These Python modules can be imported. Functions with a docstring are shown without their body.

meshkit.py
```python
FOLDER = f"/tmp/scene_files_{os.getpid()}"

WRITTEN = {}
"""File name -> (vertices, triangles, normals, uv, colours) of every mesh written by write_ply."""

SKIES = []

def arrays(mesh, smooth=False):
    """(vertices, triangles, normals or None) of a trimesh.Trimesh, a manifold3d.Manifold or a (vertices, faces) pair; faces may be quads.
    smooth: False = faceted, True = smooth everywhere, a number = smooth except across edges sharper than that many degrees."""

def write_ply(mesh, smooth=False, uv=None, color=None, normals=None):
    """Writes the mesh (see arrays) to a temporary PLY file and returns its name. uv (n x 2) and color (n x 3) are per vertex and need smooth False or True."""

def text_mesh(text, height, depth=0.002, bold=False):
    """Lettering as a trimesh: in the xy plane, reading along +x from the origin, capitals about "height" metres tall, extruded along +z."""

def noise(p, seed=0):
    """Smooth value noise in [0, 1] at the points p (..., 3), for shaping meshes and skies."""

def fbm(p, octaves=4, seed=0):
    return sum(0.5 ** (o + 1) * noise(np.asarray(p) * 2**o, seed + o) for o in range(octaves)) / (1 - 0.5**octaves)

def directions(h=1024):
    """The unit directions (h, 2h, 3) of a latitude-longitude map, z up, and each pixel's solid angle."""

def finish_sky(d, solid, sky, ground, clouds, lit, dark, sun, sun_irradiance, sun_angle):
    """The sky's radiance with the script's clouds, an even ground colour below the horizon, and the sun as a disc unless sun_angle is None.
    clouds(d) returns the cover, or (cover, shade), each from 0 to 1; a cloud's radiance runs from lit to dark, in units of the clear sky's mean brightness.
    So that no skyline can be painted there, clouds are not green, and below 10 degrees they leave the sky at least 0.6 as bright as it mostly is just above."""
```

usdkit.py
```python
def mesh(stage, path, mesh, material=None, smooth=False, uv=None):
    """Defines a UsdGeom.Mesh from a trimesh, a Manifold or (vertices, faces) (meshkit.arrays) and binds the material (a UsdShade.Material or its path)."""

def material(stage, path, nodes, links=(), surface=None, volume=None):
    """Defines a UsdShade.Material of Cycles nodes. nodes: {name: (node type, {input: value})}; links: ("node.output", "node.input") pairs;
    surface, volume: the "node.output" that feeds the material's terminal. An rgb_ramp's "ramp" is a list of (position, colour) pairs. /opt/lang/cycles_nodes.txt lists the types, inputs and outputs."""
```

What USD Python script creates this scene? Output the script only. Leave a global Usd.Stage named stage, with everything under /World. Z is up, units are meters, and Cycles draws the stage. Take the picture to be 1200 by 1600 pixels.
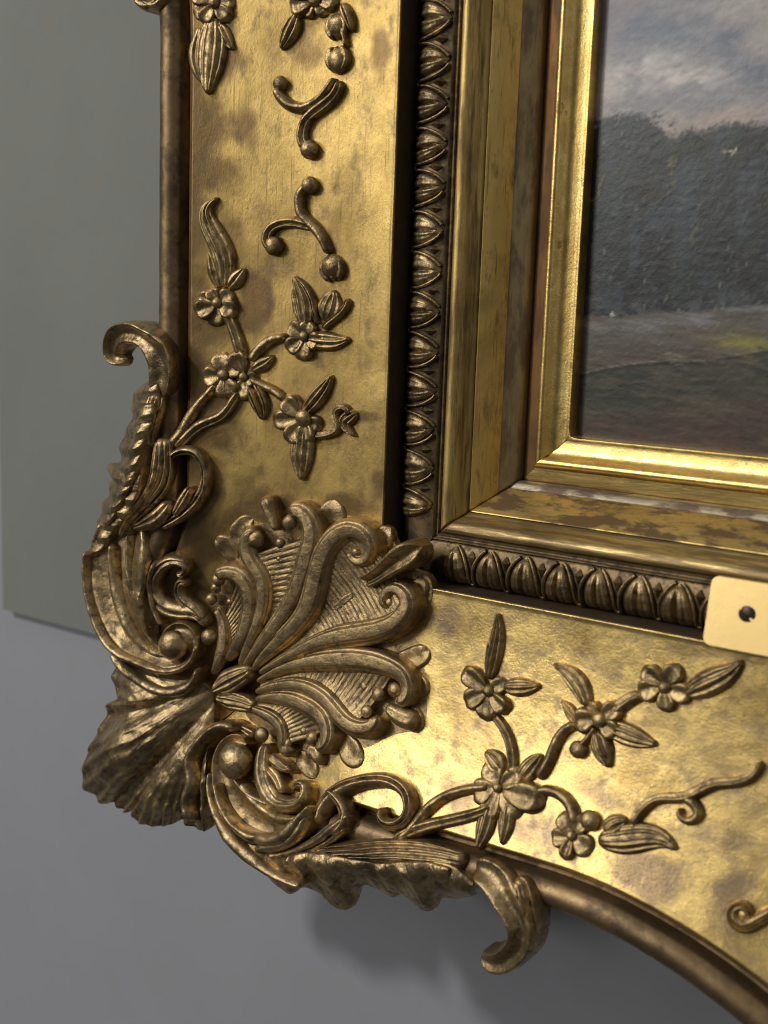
import math, random
import numpy as np
import usdkit, meshkit
from pxr import Usd, UsdGeom, UsdLux, UsdShade, Gf, Sdf

stage = Usd.Stage.CreateInMemory()
UsdGeom.SetStageUpAxis(stage, UsdGeom.Tokens.z)
UsdGeom.SetStageMetersPerUnit(stage, 1.0)
UsdGeom.Xform.Define(stage, '/World')
UsdGeom.Scope.Define(stage, '/World/Looks')
H0 = 1.5                                   # height of the frame's lower left sight corner above the floor
rnd = random.Random(7)
rs = np.random.RandomState(11)

# ------------------------------------------------------------------ camera, lights, exposure
CAM_F, RX, RY, RZ, TT = 1900.008, 0.1656, 0.6211, 0.0351, (13.3152, 9.4288, 376.1399)
def rot(rx, ry, rz):
    cx, sx, cy, sy, cz, sz = np.cos(rx), np.sin(rx), np.cos(ry), np.sin(ry), np.cos(rz), np.sin(rz)
    return np.array([[cz, -sz, 0], [sz, cz, 0], [0, 0, 1]]) @ np.array([[1, 0, 0], [0, cx, -sx], [0, sx, cx]]) @ np.array([[cy, 0, sy], [0, 1, 0], [-sy, 0, cy]])
CM = rot(RX, RY, RZ) @ np.array([[1, 0, 0], [0, 0, -1], [0, 1, 0.]])   # scene (X right, Y into the wall, Z up) -> camera (right, down, forward)
CPOS = -CM.T @ np.array(TT)
cam = UsdGeom.Camera.Define(stage, '/World/camera')
r_, d_, f_ = CM
m = Gf.Matrix4d(*r_, 0, *(-d_), 0, *(-f_), 0, *(CPOS / 1000 + [0, 0, H0]), 1)
UsdGeom.Xformable(cam).AddTransformOp().Set(m)
cam.CreateHorizontalApertureAttr(36.0); cam.CreateVerticalApertureAttr(48.0)
cam.CreateFocalLengthAttr(36.0 * CAM_F / 1200)
cam.CreateClippingRangeAttr(Gf.Vec2f(0.01, 50))
cam.CreateFStopAttr(16.0); cam.CreateFocusDistanceAttr(0.385)
cam.CreateExposureAttr(-0.1)

def aim(prim, pos, target):
    pos, target = np.array(pos, float), np.array(target, float)
    z = pos - target; z /= np.linalg.norm(z)
    x = np.cross([0, 0, 1.0], z); x /= np.linalg.norm(x); y = np.cross(z, x)
    UsdGeom.Xformable(prim).AddTransformOp().Set(Gf.Matrix4d(*x, 0, *y, 0, *z, 0, *pos, 1))
def rect_light(name, pos, target, w, h, inten, color):
    l = UsdLux.RectLight.Define(stage, '/World/' + name)
    l.CreateWidthAttr(w); l.CreateHeightAttr(h); l.CreateIntensityAttr(inten); l.CreateColorAttr(Gf.Vec3f(*color)); l.CreateNormalizeAttr(False)
    aim(l, pos, target)
K0 = np.array([0.05, 0.0, H0])
rect_light('key_lamp', K0 + np.array([-0.62, -1.0, 0.90]) * 1.8, K0, 0.19, 0.19, 255.0, (1.0, 0.97, 0.90))
rect_light('upper_fill', K0 + np.array([-1.0, -2.2, 1.38]), K0, 1.3, 0.75, 2.2, (1.0, 0.96, 0.88))  # added broad panel, gives the lower hollow its highlight
rect_light('hollow_fill', K0 + np.array([-1.25, -2.3, 0.68]), K0, 0.75, 0.34, 17.0, (1.0, 0.97, 0.90))  # added panel, put in for the bright reflection on the lower hollow
rect_light('overhead_fill', K0 + np.array([0.2, -0.5, 1.9]), K0, 2.0, 1.2, 0.75, (1.0, 0.97, 0.92))  # added overhead panel for the lower mouldings to reflect
rect_light('room_fill', K0 + np.array([-1.0, -3.0, 0.42]), K0, 3.0, 0.75, 0.52, (1.0, 0.95, 0.86))  # added panel in place of the unseen lit wall opposite
rect_light('side_fill', K0 + np.array([2.4, -1.0, 0.45]), K0, 2.0, 0.8, 0.62, (1.0, 0.96, 0.88))  # added fill from the right for the inward-facing mouldings
dome = UsdLux.DomeLight.Define(stage, '/World/room_glow')
dm = usdkit.material(stage, '/World/Looks/room_glow', {'b': ('background_shader', {'color': (0.92, 0.96, 1.0), 'strength': 0.035})}, [], surface='b.background')
UsdShade.MaterialBindingAPI.Apply(dome.GetPrim()).Bind(dm)


# ------------------------------------------------------------------ materials
LK = '/World/Looks/'
def gilding(name, gold, dull, bole, rough=0.36, wear=0.5, grain=1.0, metal=0.9, stretch=(1, 1, 1), bump=0.25, grime=0.35, stain=0.6, soft=0.09, patch=0.75, rub_glint=0.0, scratch=0.0, sdir=(14, 14, 0.5)):
    """Old gilding: leaf of uneven tone, olive-brown dirt in patches and small spots rubbed through to the bole."""
    n = {
        'stn': ('noise_texture', {'scale': 17.0, 'detail': 7.0, 'roughness': 0.68, 'distortion': 0.8}),
        'stm': ('rgb_ramp', {'ramp': [(0.50, (0, 0, 0)), (0.66, (1, 1, 1))]}),
        'stf': ('math', {'math_type': 'multiply', 'value2': stain}),
        'col2': ('mix_color', {'b': tuple(0.55 * a + 0.45 * b for a, b in zip(bole, dull))}),
        'g': ('geometry', {}),
        'mp': ('mapping', {'scale': stretch}),
        'big': ('noise_texture', {'scale': 45.0 * grain, 'detail': 6.0, 'roughness': 0.62, 'distortion': 0.6}),
        'mid': ('noise_texture', {'scale': 170.0 * grain, 'detail': 8.0, 'roughness': 0.66}),
        'fine': ('noise_texture', {'scale': 1500.0, 'detail': 5.0, 'roughness': 0.7}),
        'tone': ('rgb_ramp', {'ramp': [(0.30, dull), (0.56, gold), (0.8, tuple(min(1, c * 1.08) for c in gold))]}),
        'patch': ('rgb_ramp', {'ramp': [(wear - soft, (1, 1, 1)), (wear + 0.03, (0, 0, 0))]}),
        'spk': ('rgb_ramp', {'ramp': [(0.605, (0, 0, 0)), (0.69, (1, 1, 1))]}),
        'half': ('math', {'math_type': 'multiply', 'value2': patch}),
        'spm': ('math', {'math_type': 'multiply', 'value2': 0.7}),
        'wsum': ('math', {'math_type': 'maximum', 'use_clamp': True}),
        'col': ('mix_color', {'b': bole}),
        'met': ('map_range', {'from_min': 0.0, 'from_max': 1.0, 'to_min': metal, 'to_max': metal * 0.55}),
        'rmix': ('map_range', {'from_min': 0.3, 'from_max': 0.72, 'to_min': rough - 0.07, 'to_max': rough + 0.16}),
        'radd': ('math', {'math_type': 'multiply_add', 'value2': grime * 0.5}),
        'rub_glint_ramp': ('rgb_ramp', {'ramp': [(0.515, (0, 0, 0)), (0.60, (1, 1, 1))]}), 'rub_glint_mul': ('math', {'math_type': 'multiply', 'value2': rub_glint}),  # convex edges take brighter gold: rubbed leaf and painted highlight in one
        'col3': ('mix_color', {'b': tuple(min(1, 1.9 * c) for c in gold)}),
        'scm': ('mapping', {'scale': sdir}), 'scn': ('noise_texture', {'scale': 95.0, 'detail': 5.0, 'roughness': 0.6, 'distortion': 0.2}), 'scr': ('rgb_ramp', {'ramp': [(0.58, (0, 0, 0)), (0.68, (1, 1, 1))]}), 'scf': ('math', {'math_type': 'multiply', 'value2': scratch}), 'ws2': ('math', {'math_type': 'maximum', 'use_clamp': True}),
        'sta': ('attribute', {'attribute': 'stained'}), 'stx': ('math', {'math_type': 'maximum', 'use_clamp': True}), 'stk': ('math', {'math_type': 'multiply', 'value2': 0.97}),
        'hsum': ('math', {'math_type': 'multiply_add', 'value2': 0.45}),
        'bp': ('bump', {'strength': bump, 'distance': 0.0006}),
        'p': ('principled_bsdf', {}),
    }
    L = [('g.position', 'mp.vector'), ('mp.vector', 'big.vector'), ('mp.vector', 'mid.vector'), ('mp.vector', 'fine.vector'),
         ('big.fac', 'tone.fac'), ('mid.fac', 'patch.fac'), ('fine.fac', 'spk.fac'),
         ('patch.color', 'half.value1'), ('spk.color', 'spm.value1'), ('half.value', 'ws2.value1'), ('spm.value', 'ws2.value2'), ('g.position', 'scm.vector'), ('scm.vector', 'scn.vector'), ('scn.fac', 'scr.fac'), ('scr.color', 'scf.value1'), ('ws2.value', 'wsum.value1'), ('scf.value', 'wsum.value2'),
         ('g.position', 'stn.vector'), ('stn.fac', 'stm.fac'), ('stm.color', 'stf.value1'), ('tone.color', 'col2.a'), ('sta.fac', 'stk.value1'), ('stk.value', 'stx.value1'), ('stf.value', 'stx.value2'), ('stx.value', 'col2.fac'), ('col2.result', 'col.a'), ('wsum.value', 'col.fac'), ('g.pointiness', 'rub_glint_ramp.fac'), ('rub_glint_ramp.color', 'rub_glint_mul.value1'), ('col.result', 'col3.a'), ('rub_glint_mul.value', 'col3.fac'), ('col3.result', 'p.base_color'),
         ('wsum.value', 'met.value'), ('met.result', 'p.metallic'),
         ('mid.fac', 'rmix.value'), ('wsum.value', 'radd.value1'), ('rmix.result', 'radd.value3'), ('radd.value', 'p.roughness'),
         ('fine.fac', 'hsum.value1'), ('mid.fac', 'hsum.value3'), ('hsum.value', 'bp.height'), ('bp.normal', 'p.normal')]
    return usdkit.material(stage, LK + name, n, L, surface='p.BSDF')
def plain(name, col, rough=0.6, var=0.15, scale=60.0, bump=0.1, metal=0.0, spec=0.5):
    n = {'g': ('geometry', {}), 'a': ('noise_texture', {'scale': scale, 'detail': 6.0, 'roughness': 0.65}),
         'b': ('noise_texture', {'scale': scale * 22, 'detail': 4.0, 'roughness': 0.6}),
         'r': ('rgb_ramp', {'ramp': [(0.3, tuple(c * (1 - var) for c in col)), (0.7, tuple(min(1, c * (1 + var)) for c in col))]}),
         'bp': ('bump', {'strength': bump, 'distance': 0.0005}), 'p': ('principled_bsdf', {'roughness': rough, 'metallic': metal, 'specular_ior_level': spec})}
    return usdkit.material(stage, LK + name, n, [('g.position', 'a.vector'), ('g.position', 'b.vector'), ('a.fac', 'r.fac'), ('r.color', 'p.base_color'), ('b.fac', 'bp.height'), ('bp.normal', 'p.normal')], surface='p.BSDF')
M = {}
HZ, VT = (0.5, 14, 14), (14, 14, 0.5)
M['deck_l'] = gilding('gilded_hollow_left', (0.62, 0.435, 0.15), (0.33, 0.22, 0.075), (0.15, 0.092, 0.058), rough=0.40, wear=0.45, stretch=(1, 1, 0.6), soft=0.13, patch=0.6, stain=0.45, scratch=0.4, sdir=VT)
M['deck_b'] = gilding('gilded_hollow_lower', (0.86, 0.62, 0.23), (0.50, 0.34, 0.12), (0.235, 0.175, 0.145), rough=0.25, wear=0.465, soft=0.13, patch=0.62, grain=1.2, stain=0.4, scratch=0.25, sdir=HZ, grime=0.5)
M['rail'] = gilding('rail_gilding', (0.32, 0.22, 0.115), (0.16, 0.108, 0.062), (0.07, 0.046, 0.03), rough=0.42, wear=0.50, soft=0.12, rub_glint=0.3)
M['ogee_l'] = gilding('ogee_gilding_left', (0.70, 0.50, 0.175), (0.35, 0.24, 0.088), (0.14, 0.078, 0.04), rough=0.38, wear=0.49, stretch=(3, 3, 0.25), scratch=0.8, sdir=(24, 24, 0.7))
M['ogee_b'] = gilding('ogee_gilding_lower', (0.64, 0.47, 0.19), (0.26, 0.175, 0.076), (0.10, 0.057, 0.03), rough=0.28, wear=0.55, stretch=(0.25, 3, 3), scratch=0.8, sdir=(0.7, 24, 24))
M['flat_l'] = gilding('band_gilding_left', (0.86, 0.62, 0.21), (0.64, 0.45, 0.145), (0.20, 0.12, 0.05), rough=0.42, wear=0.44, stretch=(1, 1, 0.3), scratch=0.7, sdir=(20, 20, 0.6))
M['flat_b'] = gilding('band_gilding_lower', (0.74, 0.54, 0.19), (0.48, 0.335, 0.115), (0.15, 0.088, 0.046), rough=0.38, wear=0.53, stretch=(0.4, 1, 1), patch=0.92, soft=0.06, scratch=0.7, sdir=(0.6, 20, 20))
M['edge_l'] = gilding('worn_edge_left', (0.44, 0.34, 0.18), (0.26, 0.19, 0.115), (0.15, 0.10, 0.07), rough=0.46, wear=0.50, stretch=(1, 1, 0.3), scratch=0.6, sdir=VT)
M['edge_b'] = gilding('worn_edge_lower', (0.40, 0.345, 0.26), (0.25, 0.18, 0.11), (0.15, 0.10, 0.07), rough=0.43, wear=0.50, stretch=(0.3, 1, 1), patch=0.95, soft=0.04, scratch=0.6, sdir=HZ)
M['slip'] = gilding('slip_gilding', (0.80, 0.58, 0.21), (0.66, 0.45, 0.14), (0.24, 0.12, 0.04), rough=0.29, wear=0.36, soft=0.05)
AGED = dict(soft=0.10, patch=0.75, rub_glint=0.6, stain=0.5, bump=0.5)
M['bead'] = gilding('leaf_moulding_gilding', (0.47, 0.345, 0.175), (0.23, 0.162, 0.09), (0.06, 0.04, 0.028), rough=0.31, wear=0.485, grain=2.2, **AGED)
M['ornament'] = gilding('ornament_gilding', (0.54, 0.39, 0.185), (0.25, 0.172, 0.09), (0.06, 0.04, 0.028), rough=0.30, wear=0.485, grain=2.2, **AGED)
M['shell'] = gilding('shell_gilding', (0.50, 0.36, 0.18), (0.27, 0.188, 0.10), (0.07, 0.047, 0.032), rough=0.34, wear=0.46, grain=2.2, **AGED)
M['acanthus'] = gilding('acanthus_gilding', (0.58, 0.425, 0.22), (0.27, 0.19, 0.11), (0.058, 0.04, 0.03), rough=0.30, wear=0.485, grain=2.0, **AGED)
M['bead_ground'] = gilding('leaf_moulding_ground', (0.24, 0.17, 0.09), (0.13, 0.09, 0.05), (0.05, 0.032, 0.02), rough=0.45, wear=0.50, grain=1.8)
M['wall'] = plain('wall_paint', (0.335, 0.338, 0.378), 0.75, 0.03, 14, 0.12)
M['panel'] = plain('panel_paint', (0.225, 0.235, 0.22), 0.7, 0.05, 14, 0.12)
M['plate'] = plain('cream_plate', (0.80, 0.58, 0.245), 0.42, 0.06, 70, 0.06, metal=0.85)
M['screw'] = plain('dark_screw', (0.08, 0.06, 0.045), 0.4, 0.2, 300, 0.1, metal=0.6)
M['umber'] = plain('shaded_umber', (0.045, 0.028, 0.014), 0.6, 0.35, 120, 0.2)  # shade of the groove beside the leaves, put into the colour
M['rebate_l'] = gilding('rebate_gilding_shaded', (0.20, 0.105, 0.035), (0.11, 0.055, 0.018), (0.09, 0.045, 0.02), rough=0.5, wear=0.50, metal=0.7, stretch=(1, 1, 0.2))  # darker copy for the left step, its shade painted into the gilding
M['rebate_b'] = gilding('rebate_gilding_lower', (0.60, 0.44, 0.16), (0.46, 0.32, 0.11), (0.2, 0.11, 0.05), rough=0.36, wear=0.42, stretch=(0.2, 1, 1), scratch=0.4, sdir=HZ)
M['paint'] = usdkit.material(stage, LK + 'oil_paint', {'a': ('attribute', {'attribute': 'pigment'}), 'g': ('geometry', {}), 'n': ('noise_texture', {'scale': 1800.0, 'detail': 4.0}),
    'bp': ('bump', {'strength': 0.12, 'distance': 0.0003}), 'p': ('principled_bsdf', {'roughness': 0.36, 'specular_ior_level': 0.45})},
    [('a.color', 'p.base_color'), ('g.position', 'n.vector'), ('n.fac', 'bp.height'), ('bp.normal', 'p.normal')], surface='p.BSDF')


# ------------------------------------------------------------------ scene objects
used = {}
def numbered(parent, name):
    k = (parent, name); i = used.get(k, 0); used[k] = i + 1
    return f'{parent}/{name}' if i == 0 else f'{parent}/{name}_{i:03d}'
def keys(prim, label=None, category=None, kind=None, group=None):
    for k, v in (('label', label), ('category', category), ('kind', kind), ('group', group)):
        if v: prim.SetCustomDataByKey(k, v)
def thing(name, parent='/World', **kw):
    p = numbered(parent, name); x = UsdGeom.Xform.Define(stage, p); keys(x.GetPrim(), **kw); return p
def part(name, mesh, mat, parent, smooth=50, **kw):
    v, f = mesh
    p = numbered(parent, name)
    mm = usdkit.mesh(stage, p, (np.asarray(v, float) / 1000 + [0, 0, H0], np.asarray(f, int)), mat, smooth=smooth)
    keys(mm.GetPrim(), **kw)
    return p
def join(ms):
    V, F, o = [], [], 0
    for v, f in ms:
        V.append(np.asarray(v, float)); F.append(np.asarray(f, int) + o); o += len(v)
    return np.vstack(V), np.vstack(F)
def grid(P, flip=False):
    n, m = P.shape[:2]; i = np.arange(n * m).reshape(n, m)
    a, b, c, d = i[:-1, :-1].ravel(), i[1:, :-1].ravel(), i[1:, 1:].ravel(), i[:-1, 1:].ravel()
    f = np.vstack([np.stack([a, b, c], 1), np.stack([a, c, d], 1)])
    return P.reshape(-1, 3), (f[:, ::-1] if flip else f)
def loft(R, closed_path=False):
    """Rings R (n, m, 3), closed round the ring, ends capped."""
    n, m = R.shape[:2]; i = np.arange(n * m).reshape(n, m); j = np.roll(i, -1, 1)
    a, b, c, d = i[:-1].ravel(), i[1:].ravel(), j[1:].ravel(), j[:-1].ravel()
    f = [np.stack([a, b, c], 1), np.stack([a, c, d], 1)]
    V = [R.reshape(-1, 3)]
    for row, s in ((0, 1), (n - 1, -1)):
        V.append(R[row].mean(0)[None]); k = n * m + len(V) - 2
        t = np.stack([np.full(m, k), i[row], j[row]], 1); f.append(t[:, ::s])
    return np.vstack(V), np.vstack(f)
def box(x0, x1, y0, y1, z0, z1):
    import trimesh
    b = trimesh.creation.box(bounds=[[x0, y0, z0], [x1, y1, z1]]); return b.vertices, b.faces

# ------------------------------------------------------------------ the frame's surface: Y of the gilded hollow (deck) at (X, Z), millimetres
D_IN = 13.0
def w_left(z):            # groove beside the outer rail, distance from the bead line
    z = np.asarray(z, float); return 80.0 + np.where(z > 150, 0.004 * (z - 150) ** 2, 0) + 13 * np.clip((4 - z) / 30, 0, 1) ** 1.5
def w_bot(x):
    x = np.asarray(x, float); return 79.0 + 14 * np.clip((-8 - x) / 30, 0, 1) ** 1.5 + np.where(x > 62, 0.0036 * (x - 62) ** 2, 0) * np.ones_like(x) - np.where(x > 150, 0.0036 * (np.maximum(x, 150) - 150) ** 2, 0)
def hollow(s):            # s: 0 at the inner edge, 1 at the groove
    s = np.asarray(s, float)
    return -6.75 - 17.0 * (0.34 * s + 0.66 * s * s)
def surf(X, Z, k=5.0):
    """Y of the hollow, with the mitre valley softened; beyond the rail it stays at the rail's height."""
    X, Z = np.asarray(X, float), np.asarray(Z, float)
    u1, u2 = (-X - D_IN) / (w_left(Z) - D_IN), (-Z - D_IN) / (w_bot(X) - D_IN)
    a, b = np.clip(u1, 0, 1.12), np.clip(u2, 0, 1.12)
    kk = k / 67
    u = 0.5 * (a + b + np.sqrt((a - b) ** 2 + kk * kk)) - 0.5 * kk * 0.5
    return hollow(np.clip(u, 0, 1.12))
def normal(X, Z, e=3.0):
    gx = (surf(X + e, Z) - surf(X - e, Z)) / (2 * e); gz = (surf(X, Z + e) - surf(X, Z - e)) / (2 * e)
    n = np.stack([gx, -np.ones_like(gx), gz], -1)
    return n / np.linalg.norm(n, axis=-1, keepdims=True)

# ornament layout: (X, Z, height over the surface) in millimetres from the corner of the leaf moulding, half widths and relief heights in millimetres
D = {}
D['LEAF'] = [[[[-72.8,156.9,0.0],[-73.2,150.7,0.0],[-73.9,143.5,0.0],[-74.3,134.6,0.0]],4.3,4,2.6],[[[-71.0,154.8,0.0],[-69.2,151.5,0.0],[-66.4,147.8,0.0]],2.14,2,1.8],[[[-77.4,153.7,0.0],[-78.6,147.8,0.0],[-77.9,141.7,0.0],[-75.4,137.5,0.0]],1.94,1,1.2],[[[-46.4,156.4,0.0],[-48.4,152.7,0.0],[-51.1,147.1,0.0]],2.73,2,2.4],[[[-30.8,158.6,0.0],[-29.1,155.1,0.0],[-27.8,151.0,0.0]],1.85,1,2.6],[[[-67.9,76.6,0.0],[-68.4,84.2,0.0],[-72.0,92.3,0.0],[-74.5,97.9,0.0],[-70.4,103.5,0.0]],3.29,3,2.6],[[[-70.5,76.5,0.0],[-72.2,82.2,0.0],[-73.8,87.2,0.0]],2.21,1,1.6],[[[-66.6,76.0,0.0],[-64.3,78.9,0.0],[-61.7,82.1,0.0]],2.42,1,2.0],[[[-40.8,65.2,0.0],[-41.9,71.7,0.0],[-44.1,77.3,0.0],[-45.2,80.0,0.0]],3.67,3,2.3],[[[-37.2,66.3,0.0],[-39.1,73.1,0.0],[-42.0,77.3,0.0],[-45.2,80.0,0.0]],1.29,1,2.2],[[[-39.8,60.6,0.0],[-32.1,60.2,0.0],[-25.5,61.5,0.0]],2.79,2,2.2],[[[-58.2,50.5,0.0],[-55.1,52.3,0.0],[-51.6,55.1,0.0]],2.2,1,2.0],[[[-60.8,46.2,0.0],[-58.0,39.9,0.0],[-55.1,34.2,0.0]],1.56,1,1.8],[[[-58.1,47.0,0.0],[-54.2,39.5,0.0],[-55.1,34.2,0.0]],1.55,1,1.8],[[[-40.6,37.7,0.0],[-35.5,43.8,0.0],[-31.3,50.0,0.0]],2.6,2,2.4],[[[-40.8,32.6,0.0],[-41.4,23.5,0.0],[-40.9,15.8,0.0]],3.75,3,2.4],[[[30.9,-34.2,0.0],[31.1,-27.7,0.0],[31.5,-21.1,0.0],[30.8,-15.4,0.0]],2.43,3,2.4],[[[36.8,-36.1,0.0],[42.1,-35.0,0.0],[47.6,-33.4,0.0]],2.59,2,2.2],[[[62.4,-35.2,0.0],[59.1,-30.8,0.0],[54.8,-28.0,0.0],[50.7,-26.5,0.0]],2.73,3,2.4],[[[60.0,-41.0,0.0],[57.3,-38.2,0.0],[54.4,-36.1,0.0]],1.75,2,1.6],[[[69.1,-40.1,0.0],[77.9,-41.3,0.0],[84.3,-41.7,0.0]],2.81,3,2.2],[[[67.1,-42.8,0.0],[69.0,-46.1,0.0],[72.3,-50.7,0.0]],2.85,2,2.8],[[[90.5,-26.6,0.0],[96.1,-22.5,0.0],[100.2,-19.4,0.0],[103.7,-15.1,0.0]],3.24,2,2.2],[[[39.8,-59.0,0.0],[37.0,-57.0,0.0],[33.3,-55.3,0.0]],3.0,3,2.0],[[[46.8,-59.6,0.0],[49.0,-55.7,0.0],[51.7,-51.8,0.0]],2.75,2,2.0],[[[38.9,-69.2,0.0],[38.6,-74.9,0.0],[38.2,-81.1,0.0]],2.78,2,2.0],[[[44.4,-67.9,0.0],[45.0,-74.1,0.0],[45.2,-78.1,0.0]],2.36,2,2.0],[[[73.7,-69.2,0.0],[79.8,-67.4,0.0],[86.5,-65.1,0.0],[94.4,-66.6,0.0]],3.49,4,2.6],[[[74.6,-66.5,0.0],[77.1,-64.0,0.0],[80.2,-62.8,0.0]],2.62,2,2.2],[[[-34.1,67.0,0.0],[-32.5,72.0,0.0],[-31.2,76.1,0.0]],4.06,3,2.0],[[[-23.2,38.3,0.0],[-25.4,36.9,0.0],[-21.9,31.2,0.0]],2.37,2,2.0]]
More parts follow.
